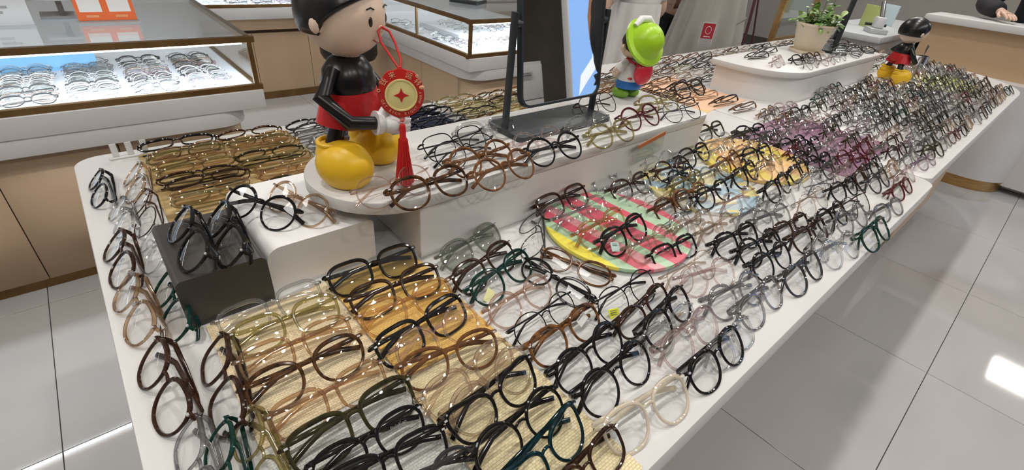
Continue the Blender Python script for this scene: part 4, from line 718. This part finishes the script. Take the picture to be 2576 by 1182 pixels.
def person(label, loc, rz, h, top, bottom, armL, armR, sleeve=.5, topm=1.0, hem=-.04, trouser=True):
    """armL/armR: elbow and wrist offsets from the shoulder (person faces -y, h = height); sleeve = share of the arm covered"""
    t = thing('person', label, 'person', loc, rz); k = h / 1.65; V = lambda x, y, z: (x * k, y * k, z * k)
    body = [(-1, V(0, 0, .93), (.135 * k, .105 * k)), (0, V(0, .005, 1.10), (.118 * k, .09 * k)), (1, V(0, .0, 1.26), (.135 * k, .10 * k)), (2, V(0, .012, 1.38), (.075 * k, .065 * k)), (3, V(0, .006, 1.45), .048 * k)]
    top_n = [(-1, V(0, 0, .93 + hem), (.160 * k * topm, .125 * k * topm)), (0, V(0, .005, 1.10), (.145 * k * topm, .112 * k * topm)), (1, V(0, 0, 1.26), (.155 * k, .118 * k)), (2, V(0, .012, 1.385), (.085 * k, .075 * k))]
    for s_, arm in ((-1, armL), (1, armR)):
        sh = Vector((s_ * .165, .005, 1.345)); el = sh + Vector(arm[0]); wr = sh + Vector(arm[1]); d = (wr - el).normalized(); b0 = len(body)
        body += [(2, V(*sh), .052 * k), (b0, V(*(sh.lerp(el, .5))), .043 * k), (b0 + 1, V(*el), .036 * k), (b0 + 2, V(*(el.lerp(wr, .5))), .033 * k), (b0 + 3, V(*wr), .023 * k), (b0 + 4, V(*(wr + d * .045)), (.034 * k, .018 * k)), (b0 + 5, V(*(wr + d * .085)), (.034 * k, .014 * k))]
        side = d.cross(Vector((0, 0, 1)));
        if side.length < .1: side = Vector((0, -1, 0))
        side.normalize(); curl = Vector((0, 0, -.012)) if abs(d.z) < .7 else Vector((0, -.014, 0))
        for q, ln_ in ((-.024, .062), (-.008, .072), (.008, .068), (.024, .054)):
            i0 = len(body); p0 = wr + d * .085 + side * q; body += [(b0 + 6, V(*p0), .0095 * k), (i0, V(*(p0 + d * ln_ * .55 + curl * .5)), .0088 * k), (i0 + 1, V(*(p0 + d * ln_ + curl * 1.6)), .0075 * k)]
        i0 = len(body); p0 = wr + d * .035 + side * -.032 * s_; body += [(b0 + 5, V(*p0), .0105 * k), (i0, V(*(p0 + d * .035 + side * -.016 * s_ + curl)), .0095 * k), (i0 + 1, V(*(p0 + d * .058 + side * -.012 * s_ + curl * 1.5)), .008 * k)]
        c0 = len(top_n); top_n += [(2, V(*sh), .072 * k * (.5 + .5 * topm)), (c0, V(*sh.lerp(el, min(1, sleeve * 2))), .060 * k * topm)]
        if sleeve > .5: top_n += [(c0 + 1, V(*el.lerp(wr, (sleeve - .5) * 2)), .046 * k * topm)]
    leg0 = len(body); pants = [(-1, V(0, 0, .95), (.148 * k, .118 * k))]
    for s_ in (-1, 1):
        b0 = len(body); body += [(0, V(s_ * .085, 0, .84), .085 * k), (b0, V(s_ * .088, -.01, .48), .056 * k), (b0 + 1, V(s_ * .09, .01, .30), .050 * k), (b0 + 2, V(s_ * .09, .02, .09), .036 * k), (b0 + 3, V(s_ * .092, -.06, .035), .036 * k), (b0 + 4, V(s_ * .094, -.13, .025), .028 * k)]
        c0 = len(pants); pants += [(0, V(s_ * .088, 0, .82), .102 * k), (c0, V(s_ * .09, -.005, .48), .075 * k), (c0 + 1, V(s_ * .092, .012, .10), .062 * k)]
        sh_ = MB(); sh_.ball(V(s_ * .094, -.055, .035), .048 * k, .125 * k, .052 * k, 18, 12); sh_.v = [(x, y, max(z, 0)) for x, y, z in sh_.v]; sh_.obj('shoe', mat('shoe_dark', (.03, .028, .03), .5), t)
    skin('body', body, skin_t, t); skin('shirt', top_n, top, t)
    skin('trousers', pants, bottom, t)
    hd = MB(); hd.ball(V(0, -.008, 1.548), .076 * k, .092 * k, .112 * k, 28, 20); hd.tube([V(0, -.098, 1.562), V(0, -.112, 1.535), V(0, -.098, 1.528)], [.009 * k, .014 * k, .010 * k], 10)
    for s_ in (-1, 1): hd.ball(V(s_ * .077, .008, 1.545), .012 * k, .018 * k, .030 * k, 10, 8)
    head = hd.obj('head', skin_t, t)
    for s_ in (-1, 1): MB().ball(V(s_ * .030, -.090, 1.560), .012 * k, .006 * k, .007 * k, 10, 8).obj('eye', mat('eye_brown', (.03, .015, .010), .2), head)
    MB().tube([V(-.024, -.091, 1.498), V(0, -.099, 1.495), V(.024, -.091, 1.498)], .005 * k, 8, flat=1.2).obj('mouth', mat('lip', (.45, .12, .10), .5), head)
    v, f, pr, rows = [], [], 32, 12
    for i in range(rows + 1):
        for j in range(pr):
            a = 2 * PI * j / pr; fr_ = max(0, -math.sin(a)); th = (.70 * PI - fr_ ** .7 * .42 * PI) * i / rows; v.append(V(.087 * math.sin(th) * math.cos(a), .003 + .102 * math.sin(th) * math.sin(a), 1.555 + .120 * math.cos(th)))
    for i in range(rows):
        for j in range(pr): f.append((i * pr + j, (i + 1) * pr + j, (i + 1) * pr + (j + 1) % pr, i * pr + (j + 1) % pr))
    ho = MB().add(v, f).obj('hair', hair_b, head); md = ho.modifiers.new('solid', 'SOLIDIFY'); md.thickness = .01; md.offset = -1
    return t
cw = noisy('white_cotton', (.72, .70, .69), (.78, .76, .75), 9, .85, bump=.3); cbr = noisy('brown_knit', (.24, .12, .08), (.29, .15, .10), 9, .85); cbl = noisy('black_cloth', (.010, .010, .012), (.018, .017, .019), 9, .85); cg = noisy('grey_linen', (.33, .31, .28), (.42, .40, .36), 7, .85, (1, 1, .25), .5)
DOWN_ARM = ((.05, .02, -.27), (.07, -.06, -.50))
def drape(t, z0, z1, r0, r1, folds, m, name='shirt_hem', sy=.8):
    d = MB(); n = folds * 8; rows = 8; v = []
    for i in range(rows + 1):
        u = i / rows; r = r0 + (r1 - r0) * u; amp = .006 + .022 * u
        for j in range(n): a_ = 2 * PI * j / n; q = r + amp * math.sin(folds * a_ + .7 * math.sin(3 * a_) + u); v.append((q * math.cos(a_), q * sy * math.sin(a_), z0 + (z1 - z0) * u + .008 * u * math.sin(2 * a_)))
    d.add(v, [(i * n + j, i * n + (j + 1) % n, (i + 1) * n + (j + 1) % n, (i + 1) * n + j) for i in range(rows) for j in range(n)]); return d.obj(name, m, t)
pw = person('shopper in a loose white T-shirt behind the table beside the mirror', (2.50, 1.78, 0), math.radians(175), 1.40, cw, mat('denim', (.10, .13, .20), .8), ((-.08, .02, -.25), (-.04, -.16, -.42)), ((.14, -.02, -.25), (.16, -.10, -.46)), .40, 1.08, -.16)
drape(pw, .98, .56, .150, .178, 9, cw)
person('shopper in a brown top and black trousers between two others', (3.55, 2.24, 0), math.radians(165), 1.62, cbr, cbl, ((-.05, .02, -.27), (-.03, -.1, -.48)), DOWN_ARM, .95, 1.12, -.10)
pg = person('shopper in loose grey linen clothes with a red card hanging', (3.30, 1.74, 0), math.radians(150), 1.66, cg, cg, ((-.07, -.06, -.24), (.04, -.24, -.36)), ((.08, -.04, -.25), (.02, -.22, -.38)), 1.0, 1.2, -.10)
drape(pg, 1.10, .60, .19, .27, 11, cg, 'coat_skirt')
person('clerk dressed in black behind the reception desk', (5.20, .30, 0), math.radians(-90), 1.66, cbl, cbl, ((-.16, -.20, -.25), (-.02, -.40, -.275)), ((.16, -.20, -.25), (.02, -.34, -.275)), .98, 1.1, -.06)
person('shopper in black across the aisle seen in the mirror', (3.05, -.92, 0), math.radians(160), 1.66, cbl, cbl, ((-.05, .02, -.27), (-.03, -.1, -.48)), DOWN_ARM, .95, 1.25, -.15)
stp = mat('stripe_knit', (.02, .02, .02), .8); tc = N(stp, 'ShaderNodeTexCoord'); wv = N(stp, 'ShaderNodeTexWave'); wv.bands_direction = 'Z'; wv.inputs['Scale'].default_value = 9; cr = N(stp, 'ShaderNodeValToRGB'); cr.color_ramp.interpolation = 'CONSTANT'; cr.color_ramp.elements[0].color = (.015, .015, .016, 1); cr.color_ramp.elements[1].color = (.5, .48, .46, 1); cr.color_ramp.elements[1].position = .72
L(stp, tc.outputs['Object'], wv.inputs[0]); L(stp, wv.outputs[0], cr.inputs[0]); L(stp, cr.outputs[0], bsdf(stp).inputs[0])
person('shopper in a striped top seen small in the mirror', (3.75, -3.3, 0), math.radians(160), 1.64, stp, cbl, ((-.05, .02, -.27), (-.03, -.1, -.48)), DOWN_ARM, .9, 1.1, -.1)
# things carried by the shopper in grey
rc = thing('hanging_card', 'red card charm hanging from the grey shopper', 'card', (2.985, 1.565, .822), math.radians(-45)); rc.scale = (1.25,) * 3
MB().prism([(x, y) for x, y in rrect(-.034, .034, -.055, .055, .008)], -.002, .002, FX).obj('case', sheer('card_case', (.9, .9, .9), (.9, .9, .9), .3), rc)
MB().box(-.029, .029, -.0032, -.0022, -.020, .049).obj('red_face', mat('card_red', (.42, .02, .035), .4), rc, smooth=False); MB().box(-.029, .029, -.0032, -.0022, -.050, -.021).obj('grey_face', mat('card_grey', (.45, .43, .43), .5), rc, smooth=False)
MB().tube([(.014 * math.cos(2 * PI * i / 18), -.0036, .018 + .017 * math.sin(2 * PI * i / 18)) for i in range(18)], .0012, 6, True).obj('emblem', mat('white_print', (.82, .80, .77), .6), rc); MB().box(-.016, .016, -.0038, -.0032, -.013, -.009).obj('caption_bar', mat('white_print', (.82, .80, .77), .6), rc, smooth=False)
MB().tube([(0, 0, .055), (.004, .03, .10), (.01, .05, .16)], .002, 6).obj('strap', mat('strap_grey', (.3, .28, .27), .7), rc)
bg = thing('handbag', 'maroon leather handbag hanging behind the table', 'bag', (3.50, 1.525, .50), math.radians(-8))
MB().prism(rrect(-.10, .10, 0, .19, .03), -.04, .04, FX).obj('pouch', mat('maroon_leather', (.09, .012, .025), .4), bg, bevel=.01)
for q in (-.06, .06): MB().tube([(q, 0, .18), (q * .7, .01, .32), (q * .3, .04, .52)], .006, 8, flat=1.6).obj('strap', mat('maroon_leather2', (.07, .015, .02), .45), bg)
for q in (-.06, .06): MB().tube([(q + .010 * math.cos(2 * PI * i / 14), -.005, .185 + .010 * math.sin(2 * PI * i / 14)) for i in range(14)], .003, 6, True).obj('ring', chrome, bg)
# ---------------------------------------------------------------- across the aisle (seen in the tabletop mirror)
lb = thing('poster_lightbox', 'tall blue poster lightbox across the aisle seen in the mirror', 'poster', (4.30, -2.1, 0), PI)
MB().box(-.45, .45, -.0, .08, .10, 2.15).obj('housing', white_paint, lb, bevel=.004)
pm = mat('poster_blue', (.05, .12, .25), .4, emit=(.30, .52, .95), es=.75); MB().box(-.43, .43, -.004, 0, .12, 2.13).obj('blue_print', pm, lb, smooth=False)
sk = mat('poster_skin', (.3, .2, .15), .4, emit=(.95, .72, .60), es=.8); hb = mat('poster_hair', (.1, .05, .03), .4, emit=(.34, .15, .07), es=.6); wv2 = mat('poster_pale', (.3, .3, .3), .4, emit=(.80, .86, .98), es=.85)
MB().prism([(-.05 + .13 * math.cos(2 * PI * i / 32), 1.36 + .19 * math.sin(2 * PI * i / 32) - (.03 if math.sin(2 * PI * i / 32) < -.7 else 0)) for i in range(32)], .004, .0055, FX).obj('face_print', sk, lb, smooth=False)
MB().prism([(.02, 1.59), (.12, 1.54), (.16, 1.36), (.14, 1.14), (.10, 1.10), (.10, 1.29), (.06, 1.48)], .0056, .0062, FX).obj('hair_print', hb, lb, smooth=False); MB().prism([(-.02, 1.24), (.09, 1.22), (.10, .96), (.30, .79), (.34, .59), (.20, .72), (-.02, .90)], .004, .0052, FX).obj('neck_print', wv2, lb, smooth=False)
kb = thing('storage_cabinet', 'grey storage cabinet with chrome handles across the aisle', 'cabinet', (3.05, -2.35, 0), PI)
MB().box(-.62, .62, 0, .45, .0, .98).obj('body', noisy('cab_grey', (.40, .39, .38), (.44, .43, .42), 3, .45), kb, bevel=.004)
for i in range(2):
    d_ = MB().box(-.61 + i * .615, -.005 + i * .615, -.02, 0, .05, .60).obj('door', noisy('cab_grey2', (.42, .41, .40), (.46, .45, .44), 3, .45), kb, bevel=.003)
    w_ = MB().box(-.61 + i * .615, -.005 + i * .615, -.02, 0, .61, .95).obj('drawer', noisy('cab_grey2', (.42, .41, .40), (.46, .45, .44), 3, .45), kb, bevel=.003); MB().box(-.46 + i * .615, -.16 + i * .615, -.045, -.02, .86, .88).obj('handle', chrome, w_, bevel=.003)
rk = thing('wall_rack', 'dark wood shelving unit with a gold post behind the cabinet', 'shelving', (3.3, -4.2, 0), PI)
MB().box(-1.6, 1.6, .0, .35, 0, 2.4).obj('carcass', mat('dark_oak', (.05, .035, .022), .5), rk, smooth=False)
for z in (.9, 1.3, 1.7, 2.1): MB().box(-1.58, 1.58, -.16, 0, z, z + .025).obj('shelf', mat('oak_shelf', (.16, .11, .07), .5), rk, smooth=False)
for x in (-1.55, -.45, .0, .55, 1.55): MB().box(x - .02, x + .02, -.18, -.16, 0, 2.4).obj('post', gold, rk, smooth=False)
